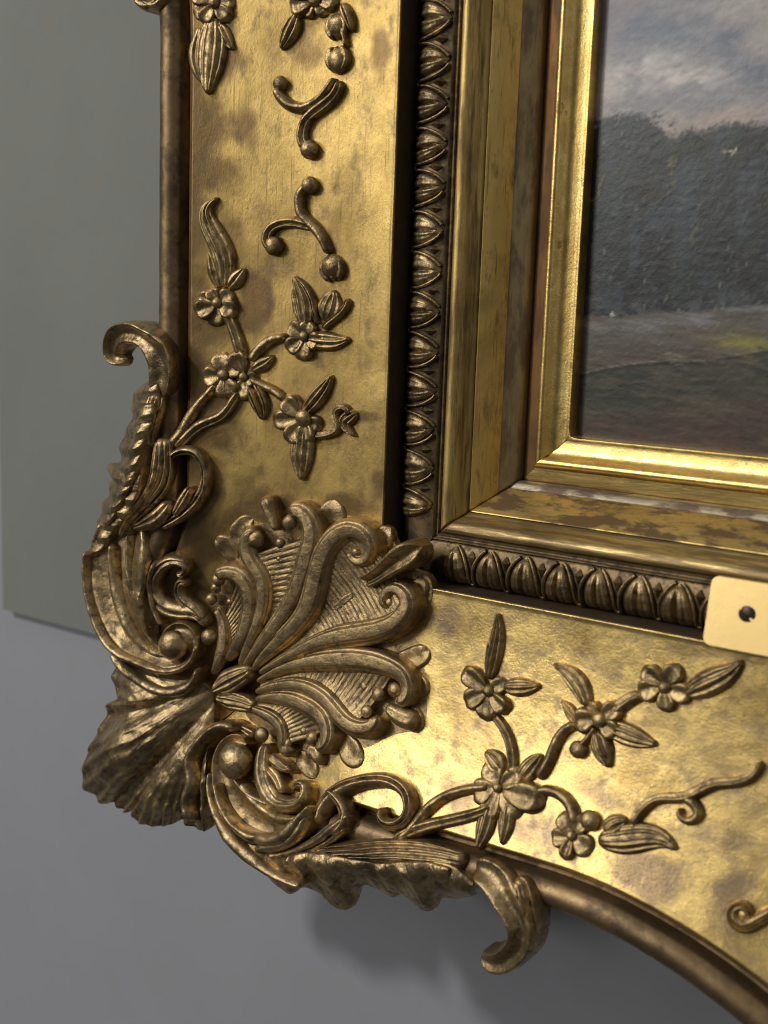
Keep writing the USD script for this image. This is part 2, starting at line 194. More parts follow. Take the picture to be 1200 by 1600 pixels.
D['TUBE'] = [["tendril",[[-32.7,138.3,0.0],[-35.6,134.6,0.0],[-39.6,131.3,0.0],[-45.6,130.3,0.0],[-50.3,132.8,0.0],[-52.5,136.4,0.0]],[1.06,1.27,1.48,1.69,1.69,1.48],3.0],["tendril",[[-31.0,137.6,0.0],[-34.2,132.2,0.0],[-38.8,129.2,0.0],[-42.4,126.0,0.0],[-43.5,121.3,0.0],[-41.2,117.7,0.0]],[1.27,1.69,1.9,1.69,1.69,1.69],3.0],["tendril",[[-40.6,106.9,0.0],[-43.1,105.4,0.0],[-43.9,101.8,0.0],[-42.7,98.2,0.0],[-38.5,94.5,0.0],[-35.1,90.3,0.0],[-33.4,86.7,0.0]],[1.5,1.71,1.71,1.71,1.71,1.5,1.28],3.0],["tendril",[[-38.5,94.5,0.0],[-44.7,96.2,0.0],[-50.1,95.9,0.0],[-54.1,93.0,0.0],[-54.0,89.2,0.0],[-51.9,88.6,0.0]],[1.3,1.73,1.73,1.73,1.73,1.52],3.0],["stem",[[-29.6,146.8,0.0],[-30.0,149.1,0.0],[-30.7,151.7,0.0]],[0.62,0.82,0.82],2.2],["stem",[[-34.9,63.6,0.0],[-31.5,67.1,0.0],[-27.7,70.3,0.0],[-26.5,73.7,0.0]],[1.28,1.28,1.28,1.06],2.2],["stem",[[-47.0,60.6,0.0],[-53.4,59.4,0.0],[-57.1,56.0,0.0],[-59.4,52.7,0.0]],[1.32,1.76,1.76,1.54],2.6],["stem",[[-68.3,68.3,0.0],[-66.3,65.2,0.0],[-64.4,60.8,0.0],[-62.0,53.9,0.0]],[1.55,1.77,1.99,1.77],2.6],["stem",[[-59.3,47.2,0.0],[-55.9,45.8,0.0],[-51.8,44.1,0.0],[-47.2,40.9,0.0]],[1.32,1.32,1.54,1.32],2.4],["stem",[[-62.6,42.9,0.0],[-64.9,39.8,0.0],[-68.6,35.0,0.0],[-75.2,31.6,0.0],[-79.7,27.7,0.0],[-83.9,23.1,0.0]],[1.35,1.58,1.81,1.81,1.81,1.58],2.6],["stem",[[-70.4,45.4,0.0],[-73.0,42.0,0.0],[-77.2,36.8,0.0],[-80.7,30.6,0.0],[-85.6,24.3,0.0]],[1.35,1.35,1.8,1.8,1.58],2.6],["tendril",[[-36.4,31.0,0.0],[-31.5,31.7,0.0],[-28.4,34.5,0.0],[-29.7,37.9,0.0],[-27.5,40.2,0.0],[-25.3,39.4,0.0],[-25.9,37.2,0.0]],[1.08,1.3,1.3,1.3,1.3,1.08,0.86],2.4],["stem",[[62.3,-48.0,0.0],[63.9,-45.4,0.0],[66.4,-40.7,0.0]],[0.96,0.96,0.96],2.2],["stem",[[34.5,-45.0,0.0],[39.5,-49.0,0.0],[42.3,-53.8,0.0],[43.3,-59.6,0.0]],[1.19,1.39,1.39,1.39],2.6],["stem",[[60.6,-41.6,0.0],[55.6,-46.9,0.0],[54.2,-52.5,0.0],[51.5,-58.4,0.0]],[1.36,1.56,1.56,1.56],2.6],["stem",[[70.6,-36.4,0.0],[74.1,-32.2,0.0],[78.1,-29.5,0.0]],[1.7,1.89,1.7],2.6],["stem",[[37.7,-64.3,0.0],[33.2,-65.6,0.0],[24.9,-69.6,0.0],[19.6,-74.4,0.0],[16.7,-79.5,0.0],[11.8,-85.2,0.0]],[1.23,1.43,1.43,1.64,1.64,1.43],2.8],["stem",[[39.6,-69.3,0.0],[34.6,-72.4,0.0],[26.9,-76.1,0.0],[19.1,-79.8,0.0],[10.8,-85.6,0.0]],[1.42,1.62,1.62,1.82,1.42],2.8],["stem",[[52.3,-62.2,0.0],[59.6,-61.0,0.0],[64.1,-64.1,0.0],[65.2,-68.0,0.0]],[1.34,1.53,1.72,1.91],2.6],["tendril",[[81.4,-63.6,0.0],[83.4,-58.8,0.0],[87.4,-55.0,0.0],[92.5,-53.6,0.0],[96.7,-51.2,0.0],[101.2,-47.9,0.0],[106.5,-46.1,0.0],[110.5,-43.2,0.0],[111.8,-39.4,0.0]],[1.27,1.45,1.45,1.45,1.63,1.63,1.45,1.45,0.91],2.8],["tendril",[[93.1,-53.7,0.0],[96.6,-54.2,0.0],[98.1,-56.5,0.0],[96.0,-58.6,0.0],[93.5,-57.6,0.0],[94.1,-55.9,0.0]],[1.27,1.45,1.45,1.27,1.09,0.73],2.6],["tendril",[[121.9,-73.2,0.0],[119.7,-75.4,0.0],[117.0,-77.9,0.0],[113.9,-79.7,0.0],[111.3,-78.3,0.0],[112.3,-75.5,0.0],[114.7,-75.7,0.0],[114.8,-77.4,0.0]],[1.58,1.76,1.93,1.93,1.76,1.58,1.23,0.88],3.2]]
D['BUD'] = [[[-32.8,153.3,0.0],3.5,[0.1,1]],[[-32.2,143.2,0.0],3.72,[-0.1,-1]],[[-32.3,83.0,0.0],3.83,[0.2,1]],[[-51.0,137.4,0.0],2.33,None],[[-40.9,117.8,0.0],2.96,None],[[-40.4,107.2,0.0],2.76,None],[[-52.1,89.0,0.0],3.03,None],[[62.3,-48.0,0.0],2.5,None],[[69.7,-65.2,0.0],2.84,None],[[113.9,-77.1,0.0],1.75,None]]
D['FLOWER'] = [[[-72.4,161.4,0.0],[[-77.8,159.0,0.0],[-75.2,157.0,0.0],[-68.9,157.7,0.0],[-68.1,161.7,0.0],[-78.2,163.8,0.0]],2.56,2.13,1.5],[[-40.0,160.7,0.0],[[-46.7,159.5,0.0],[-43.4,158.4,0.0],[-37.4,158.4,0.0],[-34.8,160.5,0.0],[-46.2,163.5,0.0]],2.9,2.49,1.5],[[-41.0,61.5,0.0],[[-45.2,64.1,0.0],[-39.7,64.8,0.0],[-36.9,60.1,0.0],[-41.6,55.6,0.0],[-45.8,57.8,0.0]],2.82,1.95,1.2],[[-70.5,70.8,0.0],[[-75.3,72.2,0.0],[-71.9,73.9,0.0],[-66.8,73.2,0.0],[-65.5,68.4,0.0],[-71.4,65.0,0.0],[-76.2,68.1,0.0]],2.66,1.99,1.2],[[-68.1,48.1,0.0],[[-73.0,47.2,0.0],[-68.9,52.9,0.0],[-64.9,50.5,0.0],[-66.4,43.0,0.0],[-70.4,43.1,0.0]],3.57,2.23,1.4],[[-61.5,47.8,0.0],[[-63.8,54.6,0.0],[-60.4,52.7,0.0],[-59.0,47.3,0.0],[-62.6,41.9,0.0]],2.89,1.78,0.8],[[-40.3,35.9,0.0],[[-46.3,40.9,0.0],[-49.7,34.6,0.0],[-45.2,29.4,0.0],[-39.4,29.8,0.0],[-36.7,33.9,0.0]],3.07,3.29,1.2],[[31.7,-38.3,0.0],[[23.3,-34.8,0.0],[25.5,-42.5,0.0],[31.8,-45.1,0.0],[37.2,-42.0,0.0],[35.1,-35.7,0.0]],2.84,2.03,1.2],[[67.4,-38.7,0.0],[[63.8,-36.6,0.0],[61.5,-40.5,0.0],[71.1,-35.0,0.0],[71.6,-40.9,0.0]],2.87,2.48,1.6],[[84.2,-26.3,0.0],[[78.9,-23.3,0.0],[78.4,-28.7,0.0],[85.3,-30.9,0.0],[90.0,-27.0,0.0],[86.1,-21.5,0.0]],2.97,2.04,1.0],[[40.4,-63.8,0.0],[[34.7,-66.6,0.0],[39.1,-70.7,0.0],[46.8,-68.0,0.0],[52.9,-63.9,0.0],[45.1,-59.3,0.0],[36.6,-59.1,0.0]],3.58,1.59,1.4],[[65.5,-70.2,0.0],[[61.1,-71.8,0.0],[64.9,-74.9,0.0],[70.2,-72.1,0.0],[67.7,-65.9,0.0],[62.3,-66.2,0.0]],2.66,1.71,1.2]]
D['ROOT'] = [-58.5,-49.2,0.0]
D['PLATE'] = [[-63.9,-51.6,0.0],[-68.9,-41.6,0.0],[-74.5,-27.5,0.0],[-72.8,-15.4,0.0],[-66.4,-9.6,0.0],[-63.1,-2.0,0.0],[-58.0,4.1,0.0],[-50.6,1.3,0.0],[-45.5,8.1,0.0],[-38.0,6.8,0.0],[-34.8,-4.0,0.0],[-30.4,4.1,0.0],[-22.8,6.3,0.0],[-13.4,4.8,0.0],[-7.5,0.2,0.0],[-0.8,-7.5,0.0],[5.2,-8.5,0.0],[6.3,-18.2,0.0],[2.1,-28.1,0.0],[7.3,-31.0,0.0],[7.3,-39.4,0.0],[9.9,-44.6,0.0],[10.3,-53.3,0.0],[3.3,-56.8,0.0],[-3.6,-60.8,0.0],[-9.3,-64.0,0.0],[-16.3,-64.4,0.0],[-19.7,-71.1,0.0],[-28.2,-74.7,0.0],[-38.1,-76.1,0.0],[-46.0,-70.4,0.0],[-59.3,-65.7,0.0]]
D['FRINGE'] = [[[[-32.5,-3.7,0.0],[-30.4,4.8,0.0],[-29.8,10.7,0.0]],[3.95,5.27,4.39],2.0],[[[-15.4,-3.6,0.0],[-11.2,1.0,0.0],[-8.9,4.4,0.0]],[3.43,3.65,2.79],2.6],[[[-1.7,-17.0,0.0],[2.3,-13.6,0.0],[3.6,-9.1,0.0]],[2.96,3.59,2.75],2.4],[[[-2.8,-36.9,0.0],[3.2,-34.4,0.0],[8.7,-30.8,0.0]],[2.97,3.6,2.97],2.2],[[[3.1,-42.2,0.0],[6.9,-41.4,0.0],[9.5,-44.7,0.0]],[2.53,2.95,2.53],1.8],[[[0.3,-51.1,0.0],[5.9,-51.2,0.0],[9.7,-55.4,0.0]],[3.16,3.79,2.95],1.8],[[[-17.2,-61.4,0.0],[-13.6,-65.7,0.0],[-7.6,-66.8,0.0]],[3.03,4.33,3.46],2.0],[[[-35.6,-74.1,0.0],[-29.4,-74.3,0.0],[-24.9,-77.0,0.0]],[2.67,3.55,2.67],1.8],[[[-61.3,-11.2,0.0],[-63.2,-3.5,0.0],[-58.0,2.0,0.0]],[2.73,3.18,2.27],1.8],[[[-64.4,-13.0,0.0],[-67.8,-8.3,0.0],[-71.3,-6.1,0.0]],[2.75,3.66,2.75],1.8],[[[-42.4,-4.9,0.0],[-40.2,3.1,0.0],[-38.0,7.4,0.0]],[3.11,3.11,2.66],1.8]]
D['RIB'] = [[[[-59.3,-46.6,0.0],[-54.2,-34.1,0.0],[-51.6,-23.7,0.0],[-53.3,-14.6,0.0],[-57.4,-9.0,0.0],[-57.6,-4.0,0.0],[-54.4,-1.6,0.0]],[0.91,1.59,1.82,2.05,2.28,2.28,1.82],3.0],[[[-57.7,-46.8,0.0],[-47.2,-32.4,0.0],[-39.5,-19.2,0.0],[-35.4,-6.1,0.0],[-35.0,2.5,0.0],[-38.6,6.6,0.0],[-43.0,5.4,0.0]],[0.89,2.0,2.45,2.67,2.9,2.67,2.0],3.4],[[[-54.0,-47.9,0.0],[-42.4,-34.1,0.0],[-34.4,-23.4,0.0],[-31.4,-11.8,0.0],[-27.8,-2.5,0.0],[-21.4,2.7,0.0],[-15.6,2.4,0.0],[-12.3,-1.1,0.0],[-14.2,-5.4,0.0],[-18.5,-6.0,0.0],[-19.7,-3.1,0.0]],[0.87,1.96,2.62,2.84,3.27,3.27,3.06,2.84,2.4,1.75,1.09],3.6],[[[-51.5,-48.3,0.0],[-33.8,-37.9,0.0],[-19.9,-31.6,0.0],[-6.5,-27.1,0.0],[1.1,-21.5,0.0],[2.6,-16.3,0.0],[-0.6,-13.0,0.0],[-4.9,-14.0,0.0],[-6.6,-17.2,0.0],[-4.3,-19.8,0.0]],[0.85,1.91,2.13,2.55,2.98,2.98,2.76,2.34,1.7,1.06],3.6],[[[-51.9,-51.8,0.0],[-40.6,-45.4,0.0],[-25.3,-40.4,0.0],[-10.8,-37.5,0.0],[-0.7,-37.7,0.0],[5.3,-40.6,0.0],[6.0,-45.2,0.0],[2.8,-46.8,0.0]],[0.86,1.71,2.14,2.78,3.0,2.78,2.14,1.5],3.2],[[[-51.6,-55.6,0.0],[-41.3,-51.6,0.0],[-29.1,-50.5,0.0],[-20.7,-53.2,0.0],[-13.9,-57.1,0.0],[-8.4,-58.1,0.0],[-3.7,-56.1,0.0],[-3.3,-52.9,0.0]],[0.87,1.53,1.96,2.18,2.4,2.4,2.18,1.53],3.2],[[[-51.1,-58.3,0.0],[-38.8,-55.3,0.0],[-27.8,-56.2,0.0],[-21.3,-59.5,0.0],[-19.8,-64.3,0.0],[-23.6,-67.2,0.0]],[0.88,1.77,2.43,2.65,2.43,1.55],3.0],[[[-52.3,-61.3,0.0],[-43.5,-62.8,0.0],[-38.5,-66.5,0.0],[-37.5,-70.6,0.0],[-33.3,-70.8,0.0]],[0.91,1.59,1.82,2.04,1.36],2.8],[[[-64.6,-45.8,0.0],[-58.2,-34.7,0.0],[-56.7,-25.1,0.0],[-59.1,-17.8,0.0],[-65.0,-15.6,0.0],[-69.3,-17.9,0.0]],[0.92,2.06,2.52,2.52,2.29,1.61],3.0],[[[-69.6,-51.3,0.0],[-66.3,-40.9,0.0],[-66.7,-35.1,0.0],[-69.9,-29.0,0.0]],[0.93,1.86,1.86,1.16],2.6]]
D['PANEL'] = [[0,1],[2,3],[4,5],[6,7],[9,8]]
D['BALL'] = [[[-55.0,-3.7,0.0],3.4,3],[[-42.9,2.9,0.0],2.9,3],[[-46.7,-4.4,0.0],2.02,2],[[-46.9,-9.6,0.0],1.58,2],[[-47.3,-14.0,0.0],1.36,1.6],[[-48.0,-18.0,0.0],0.91,1.4],[[-18.5,-4.1,0.0],2.18,3],[[-4.8,-18.1,0.0],2.15,3],[[-16.9,-16.4,0.0],1.31,2.5],[[-27.4,-28.2,0.0],2.0,2],[[1.5,-44.2,0.0],2.77,3],[[-4.3,-46.8,0.0],2.79,2.5],[[-10.1,-45.6,0.0],1.95,2],[[-13.7,-45.0,0.0],1.09,1.6],[[-7.1,-52.7,0.0],2.37,3],[[-25.8,-65.3,0.0],2.67,3],[[-36.1,-69.3,0.0],2.03,3],[[-34.9,-61.6,0.0],1.58,2],[[-30.6,-64.1,0.0],1.79,2],[[-35.1,-64.5,0.0],1.35,2],[[-31.2,-61.9,0.0],1.12,2],[[-68.8,-18.6,0.0],2.54,3],[[-69.0,-30.2,0.0],2.33,2],[[-65.5,-26.4,0.0],1.39,2],[[-72.3,-26.2,0.0],2.33,2],[[-70.4,-21.9,0.0],2.09,2],[[-72.5,-39.4,0.0],3.28,3],[[-47.8,-69.3,0.0],2.99,3]]
D['DROP'] = [[[[-47.4,-0.5,0.0],[-49.6,4.0,0.0],[-52.3,10.5,0.0]],[1.35,2.47,3.14],3.0,3.4],[[[-26.3,-24.4,0.0],[-22.5,-20.7,0.0],[-18.1,-17.3,0.0]],[1.99,2.87,1.99],3.0,3.0],[[[-13.7,-12.6,0.0],[-9.8,-10.8,0.0],[-3.6,-6.0,0.0],[1.7,-1.9,0.0],[6.2,1.3,0.0]],[2.56,2.35,3.21,4.27,3.63],3.0,5.5],[[[-27.4,-72.1,0.0],[-26.3,-69.2,0.0],[-22.3,-72.6,0.0]],[1.78,2.67,2.22],3.0,1.6],[[[-1.1,-49.5,0.0],[3.2,-51.4,0.0],[10.3,-51.7,0.0]],[1.91,3.18,2.97],3.0,2.6]]
D['HUB'] = [[[[-68.8,-56.4,0.0],[-61.8,-52.0,0.0],[-54.0,-47.1,0.0]],[1.4,4.68,3.98],7.0],[[[-67.9,-58.3,0.0],[-59.6,-59.8,0.0],[-50.4,-60.8,0.0]],[1.87,4.45,3.51],6.0]]
D['CURL'] = [[[[-74.1,-36.6,0.0],[-79.5,-32.1,0.0],[-86.4,-32.2,0.0],[-92.2,-29.1,0.0],[-93.1,-22.4,0.0],[-89.1,-16.3,0.0],[-84.1,-14.1,0.0],[-80.8,-15.5,0.0],[-82.1,-18.2,0.0],[-84.2,-17.3,0.0]],[2.11,2.81,3.04,3.28,3.28,2.81,2.34,2.11,1.64,0.94],3.4,2.0],[[[-75.3,-34.8,0.0],[-80.3,-29.9,0.0],[-83.8,-25.9,0.0],[-82.8,-21.2,0.0],[-80.7,-22.5,0.0]],[1.88,2.82,2.58,1.88,0.94],3.2,2.5]]
D['CS'] = [[[[-103.2,0.1,2],[-104.8,-8.1,3],[-106.6,-18.6,3.5],[-106.4,-28.9,4],[-102.3,-38.7,4],[-97.4,-44.9,4],[-89.0,-48.2,5],[-81.3,-46.2,6],[-77.9,-41.2,6.5],[-81.0,-37.6,6.5],[-85.6,-38.8,7],[-87.4,-42.4,7]],[8.61,12.63,13.2,12.34,10.33,8.61,5.74,4.31,3.44,2.87,2.58,1.72],"cove"],[[[-24.0,-95.3,3],[-34.8,-98.0,3.5],[-44.7,-96.8,4],[-53.7,-92.2,5],[-59.0,-86.6,6],[-61.0,-81.5,6.5],[-59.0,-75.4,7],[-52.9,-73.4,7]],[7.3,9.55,10.11,8.43,6.18,4.49,3.65,2.53],"cove"]]
D['CSBALL'] = [[[-84.8,-43.3,0.0],5.22,6.5],[[-55.4,-79.4,0.0],6.04,6.5]]
D['RIM'] = [[[[-109.1,-11.8,0.0],[-108.4,-25.2,0.0],[-104.1,-36.5,0.0],[-97.8,-45.1,0.0],[-90.9,-48.1,0.0],[-85.2,-45.5,0.0]],[1.2,2.39,2.87,2.63,1.91,0.96],3.4,1.5],[[[-101.5,-7.1,0.0],[-101.5,-19.7,0.0],[-99.2,-32.9,0.0],[-94.2,-39.9,0.0]],[0.95,1.67,1.9,0.95],3.0,1.2],[[[-113.9,-5.0,0.0],[-117.8,-13.0,0.0]],[1.46,1.46],3,2],[[[-117.6,-14.9,0.0],[-118.8,-21.8,0.0],[-116.3,-34.3,0.0],[-109.1,-45.2,0.0],[-97.7,-50.9,0.0],[-87.0,-52.5,0.0],[-79.0,-48.8,0.0],[-76.3,-42.2,0.0]],[1.2,1.68,1.68,1.68,1.68,1.68,1.44,0.96],4.0,4.5],[[[-91.1,-15.1,0.0],[-93.9,-23.0,0.0],[-92.9,-31.9,0.0],[-89.8,-37.5,0.0]],[0.95,1.19,1.19,0.95],3.0,3],[[[-64.7,-85.1,0.0],[-62.4,-92.7,0.0],[-54.8,-100.1,0.0],[-43.5,-104.5,0.0],[-30.7,-107.1,0.0],[-19.3,-107.0,0.0]],[1.14,1.82,2.05,2.05,1.82,1.37],4.0,4],[[[-60.7,-87.8,0.0],[-55.4,-95.0,0.0],[-43.8,-99.8,0.0],[-33.0,-98.0,0.0],[-24.0,-92.1,0.0],[-16.9,-83.9,0.0]],[1.12,1.34,1.57,1.57,1.57,1.12],4.0,5],[[[-52.5,-85.8,0.0],[-45.5,-90.1,0.0],[-34.6,-92.0,0.0],[-24.1,-89.5,0.0]],[1.35,1.8,1.8,1.12],3.0,3],[[[-38.9,-102.7,0.0],[-29.6,-97.8,0.0],[-20.8,-90.9,0.0],[-18.1,-85.1,0.0]],[1.09,1.31,1.31,1.09],3.6,4],[[[-34.4,-102.3,0.0],[-22.6,-96.5,0.0],[-11.4,-88.5,0.0],[-4.4,-82.9,0.0]],[1.08,1.29,1.29,1.08],3.2,3],[[[-23.0,-100.0,0.0],[-14.2,-93.1,0.0],[-4.9,-85.9,0.0]],[1.08,1.3,0.87],2.6,2.5]]
D['LOOP'] = [[[[-87.8,-2.6,0.0],[-79.7,2.6,0.0],[-74.5,8.7,0.0],[-73.2,16.3,0.0],[-76.3,22.2,0.0],[-81.5,22.6,0.0],[-84.5,19.9,0.0]],[1.36,2.04,2.27,2.04,1.82,1.82,1.14],3.6,1.5],[[[-96.9,-4.4,0.0],[-89.3,-0.7,0.0],[-84.2,6.0,0.0]],[1.4,2.56,2.09],3.4,3],[[[-83.0,1.6,0.0],[-79.5,7.2,0.0],[-77.4,11.3,0.0]],[1.15,2.29,1.6],3.2,3],[[[-16.0,-88.4,0.0],[-15.8,-82.3,0.0],[-9.5,-75.5,0.0],[-1.0,-71.6,0.0],[7.1,-70.6,0.0],[12.6,-73.3,0.0],[13.9,-77.9,0.0],[10.2,-81.6,0.0],[5.9,-81.2,0.0],[5.6,-77.7,0.0]],[1.87,2.49,2.49,2.28,2.28,2.28,2.08,1.87,1.66,1.04],4.0,1.5],[[[-10.2,-88.1,0.0],[-6.6,-83.5,0.0],[-10.7,-79.6,0.0],[-15.1,-78.9,0.0]],[1.29,1.94,1.72,1.08],3.4,3]]
D['SHOULDER'] = [[[[-104.9,51.4,0],[-109.2,53.0,2],[-106.9,57.1,4],[-98.2,60.2,6],[-90.2,58.2,6.5],[-86.6,52.9,6],[-86.4,46.9,5],[-87.4,40.0,4]],[3.05,3.56,3.82,4.07,4.07,4.33,4.07,3.56],"fold"],[[[-86.5,27.0,2.5],[-86.9,19.1,3],[-88.0,11.1,3],[-94.6,2.3,3],[-103.6,-8.9,3]],[2.83,3.6,3.34,2.57,1.8],"plain"],[[[-88.6,42.5,3],[-89.1,37.3,3.5],[-90.3,30.2,3.5],[-90.8,23.1,3]],[3.07,2.82,2.31,1.54],"plain"],[[[42.4,-110.1,0],[47.4,-110.1,2],[53.7,-105.4,4.5],[57.7,-98.6,6],[57.2,-93.4,6.5],[53.7,-89.2,6],[46.9,-85.5,5],[39.9,-85.3,4]],[3.66,3.88,3.88,3.88,3.88,3.88,3.66,3.02],"fold"],[[[59.9,-98.1,2],[59.2,-92.8,4],[57.5,-87.4,5],[53.2,-84.6,5]],[2.14,3.0,3.0,1.93],"plain"],[[[36.6,-84.6,2.5],[24.2,-85.7,3],[11.0,-88.0,3],[-6.7,-93.1,3],[-23.0,-99.5,3]],[2.31,3.0,3.0,2.77,1.85],"plain"]]
D['BLADE'] = [[[[-87.8,45.5,0.0],[-87.2,33.8,0.0],[-89.3,26.7,0.0],[-92.4,19.3,0.0],[-93.6,12.1,0.0],[-96.2,4.6,0.0],[-101.4,-1.4,0.0],[-106.6,-6.7,0.0],[-112.0,-13.0,0.0],[-115.4,-17.3,0.0]],[[-95.3,44.8,0.0],[-100.2,42.8,0.0],[-104.5,39.8,0.0],[-103.8,37.2,0.0],[-105.7,35.2,0.0],[-103.8,31.3,0.0],[-107.2,28.8,0.0],[-109.0,23.6,0.0],[-111.7,21.5,0.0],[-109.3,17.2,0.0],[-111.2,15.2,0.0],[-116.5,15.1,0.0],[-117.4,11.7,0.0],[-113.0,9.9,0.0],[-116.6,7.6,0.0],[-115.2,3.6,0.0],[-119.9,1.6,0.0],[-119.4,-3.5,0.0],[-123.0,-5.9,0.0],[-121.1,-9.9,0.0],[-125.3,-12.4,0.0],[-125.9,-17.8,0.0]],4.5,-1.5,11],[[[-87.8,38.2,0.0],[-88.6,30.3,0.0],[-91.4,23.1,0.0],[-94.6,14.8,0.0],[-98.4,8.1,0.0],[-103.6,1.2,0.0],[-107.6,-4.8,0.0]],[[-97.2,37.4,0.0],[-96.3,33.0,0.0],[-99.4,29.2,0.0],[-98.9,24.8,0.0],[-102.2,21.8,0.0],[-100.9,17.5,0.0],[-104.0,14.4,0.0],[-102.7,10.1,0.0],[-107.0,8.2,0.0],[-106.3,3.3,0.0],[-110.7,1.8,0.0],[-110.3,-2.8,0.0],[-113.7,-5.1,0.0]],6.0,3.0,8],[[[-53.1,-102.1,0.0],[-40.5,-101.9,0.0],[-26.9,-98.8,0.0],[-16.7,-94.6,0.0],[-7.9,-93.0,0.0],[0.6,-92.5,0.0],[10.1,-90.6,0.0],[19.2,-88.1,0.0],[27.9,-86.4,0.0],[35.5,-86.5,0.0],[41.1,-88.5,0.0]],[[-57.1,-108.5,0.0],[-51.3,-110.5,0.0],[-44.2,-111.3,0.0],[-39.3,-115.4,0.0],[-30.7,-117.9,0.0],[-28.6,-114.5,0.0],[-25.8,-112.7,0.0],[-18.9,-112.9,0.0],[-13.9,-115.9,0.0],[-7.9,-115.3,0.0],[-5.6,-112.6,0.0],[-5.0,-108.7,0.0],[-2.5,-104.0,0.0],[3.8,-104.3,0.0],[9.5,-105.9,0.0],[11.7,-102.3,0.0],[18.0,-105.3,0.0],[21.8,-106.0,0.0],[24.7,-103.3,0.0],[25.2,-99.3,0.0],[30.2,-98.9,0.0],[34.0,-97.0,0.0],[37.7,-95.2,0.0]],4.5,-2.5,11],[[[-25.6,-99.2,0.0],[-12.9,-94.3,0.0],[-3.1,-92.8,0.0],[6.5,-91.4,0.0],[16.8,-88.7,0.0],[26.8,-86.7,0.0],[33.3,-86.6,0.0]],[[-28.9,-106.0,0.0],[-22.3,-107.1,0.0],[-18.2,-103.2,0.0],[-10.8,-106.1,0.0],[-6.0,-100.1,0.0],[0.1,-99.0,0.0],[4.8,-95.4,0.0],[10.8,-97.8,0.0],[15.3,-93.4,0.0],[21.2,-96.5,0.0],[25.0,-91.1,0.0],[29.9,-92.5,0.0],[33.6,-89.2,0.0]],6.0,3.5,8]]
D['LROOTC'] = [[-81.2,-59.5,0.0],[-77.3,-55.5,0.0],[-73.0,-56.8,0.0],[-71.0,-60.2,0.0],[-70.4,-64.9,0.0],[-70.4,-70.1,0.0],[-69.5,-74.9,0.0]]
D['LEAFOUT'] = [[-88.9,-61.2,0.0],[-103.9,-61.7,0.0],[-115.7,-52.9,0.0],[-117.9,-63.5,0.0],[-112.4,-69.1,0.0],[-118.8,-72.5,0.0],[-122.2,-78.4,0.0],[-124.5,-84.2,0.0],[-126.4,-88.7,0.0],[-128.4,-93.3,0.0],[-130.3,-100.3,0.0],[-129.7,-106.7,0.0],[-124.8,-109.9,0.0],[-120.2,-111.0,0.0],[-116.2,-109.6,0.0],[-114.5,-111.6,0.0],[-107.7,-110.8,0.0],[-105.5,-109.1,0.0],[-104.6,-113.3,0.0],[-98.9,-113.0,0.0],[-92.7,-112.1,0.0],[-86.5,-109.5,0.0],[-81.9,-106.3,0.0],[-79.3,-108.2,0.0],[-73.2,-108.3,0.0],[-68.2,-106.0,0.0],[-66.3,-102.1,0.0],[-69.0,-95.2,0.0],[-74.3,-86.8,0.0],[-74.7,-76.1,0.0]]
D['LEAFROLL'] = [[[[-56.7,-69.7,6],[-61.6,-69.1,7],[-67.4,-72.1,7],[-71.3,-77.5,7],[-73.9,-83.9,6],[-72.0,-90.0,5],[-73.1,-95.3,4],[-69.7,-101.8,2]],[1.43,2.15,2.15,2.15,2.38,2.86,2.15,1.67],4.0,0],[[[-75.1,-49.8,6],[-77.4,-55.3,6],[-83.5,-59.2,6],[-91.2,-59.8,5],[-99.6,-56.5,4],[-107.5,-49.7,3]],[1.44,1.92,1.92,1.92,1.92,1.44],3.4,0]]
D['SPRIG'] = [[[[-45.8,-71.6,0.0],[-46.0,-77.7,0.0],[-43.9,-83.2,0.0],[-37.5,-87.6,0.0],[-29.5,-87.0,0.0],[-24.2,-83.1,0.0],[-24.4,-80.0,0.0],[-28.4,-80.6,0.0],[-28.6,-82.6,0.0]],[1.78,3.11,3.78,3.78,3.11,2.45,2.0,1.56,0.89],3.4,3],[[[-43.6,-75.0,0.0],[-39.0,-76.6,0.0],[-32.3,-77.0,0.0]],[1.81,2.04,1.13],2.6,3.5],[[[-43.4,-78.9,0.0],[-37.6,-81.5,0.0],[-33.4,-84.2,0.0]],[1.81,2.26,1.36],2.6,3.5],[[[-60.1,-68.9,0.0],[-55.2,-69.6,0.0],[-51.2,-70.7,0.0]],[0.93,1.62,2.09],2.8,3],[[[-52.5,-87.1,0.0],[-42.9,-90.7,0.0],[-30.2,-91.5,0.0]],[1.36,2.72,1.36],2.4,1.5]]
D['TOP'] = [[[-99.0,164.7,0.0],[-93.5,162.2,0.0],[-88.5,163.9,0.0]],[[-96.4,165.9,0.0],[-89.8,162.2,0.0],[-86.3,165.4,0.0]]]
D['SCREW'] = [104.6,-2.6]
D['STAIN_l'] = [[-58.4,71.9,6.2,11.2,1.0],[-69.6,40.9,9.6,9.6,0.9],[-81.1,-2.3,9.6,11.5,1.0],[-52.9,6.6,13.5,7.7,0.7],[-73.7,122.9,5.8,13.5,0.7],[-72.0,151.5,7.7,13.5,0.8],[-43.2,147.7,7.7,7.7,0.6],[-62.5,124.7,5.8,7.7,0.6],[-18.5,143.5,3.8,11.5,0.6],[-20.0,38.0,7.7,2.7,0.6],[-25.9,9.3,11.5,5.0,0.7],[-14.6,16.6,3.8,11.5,0.5]]
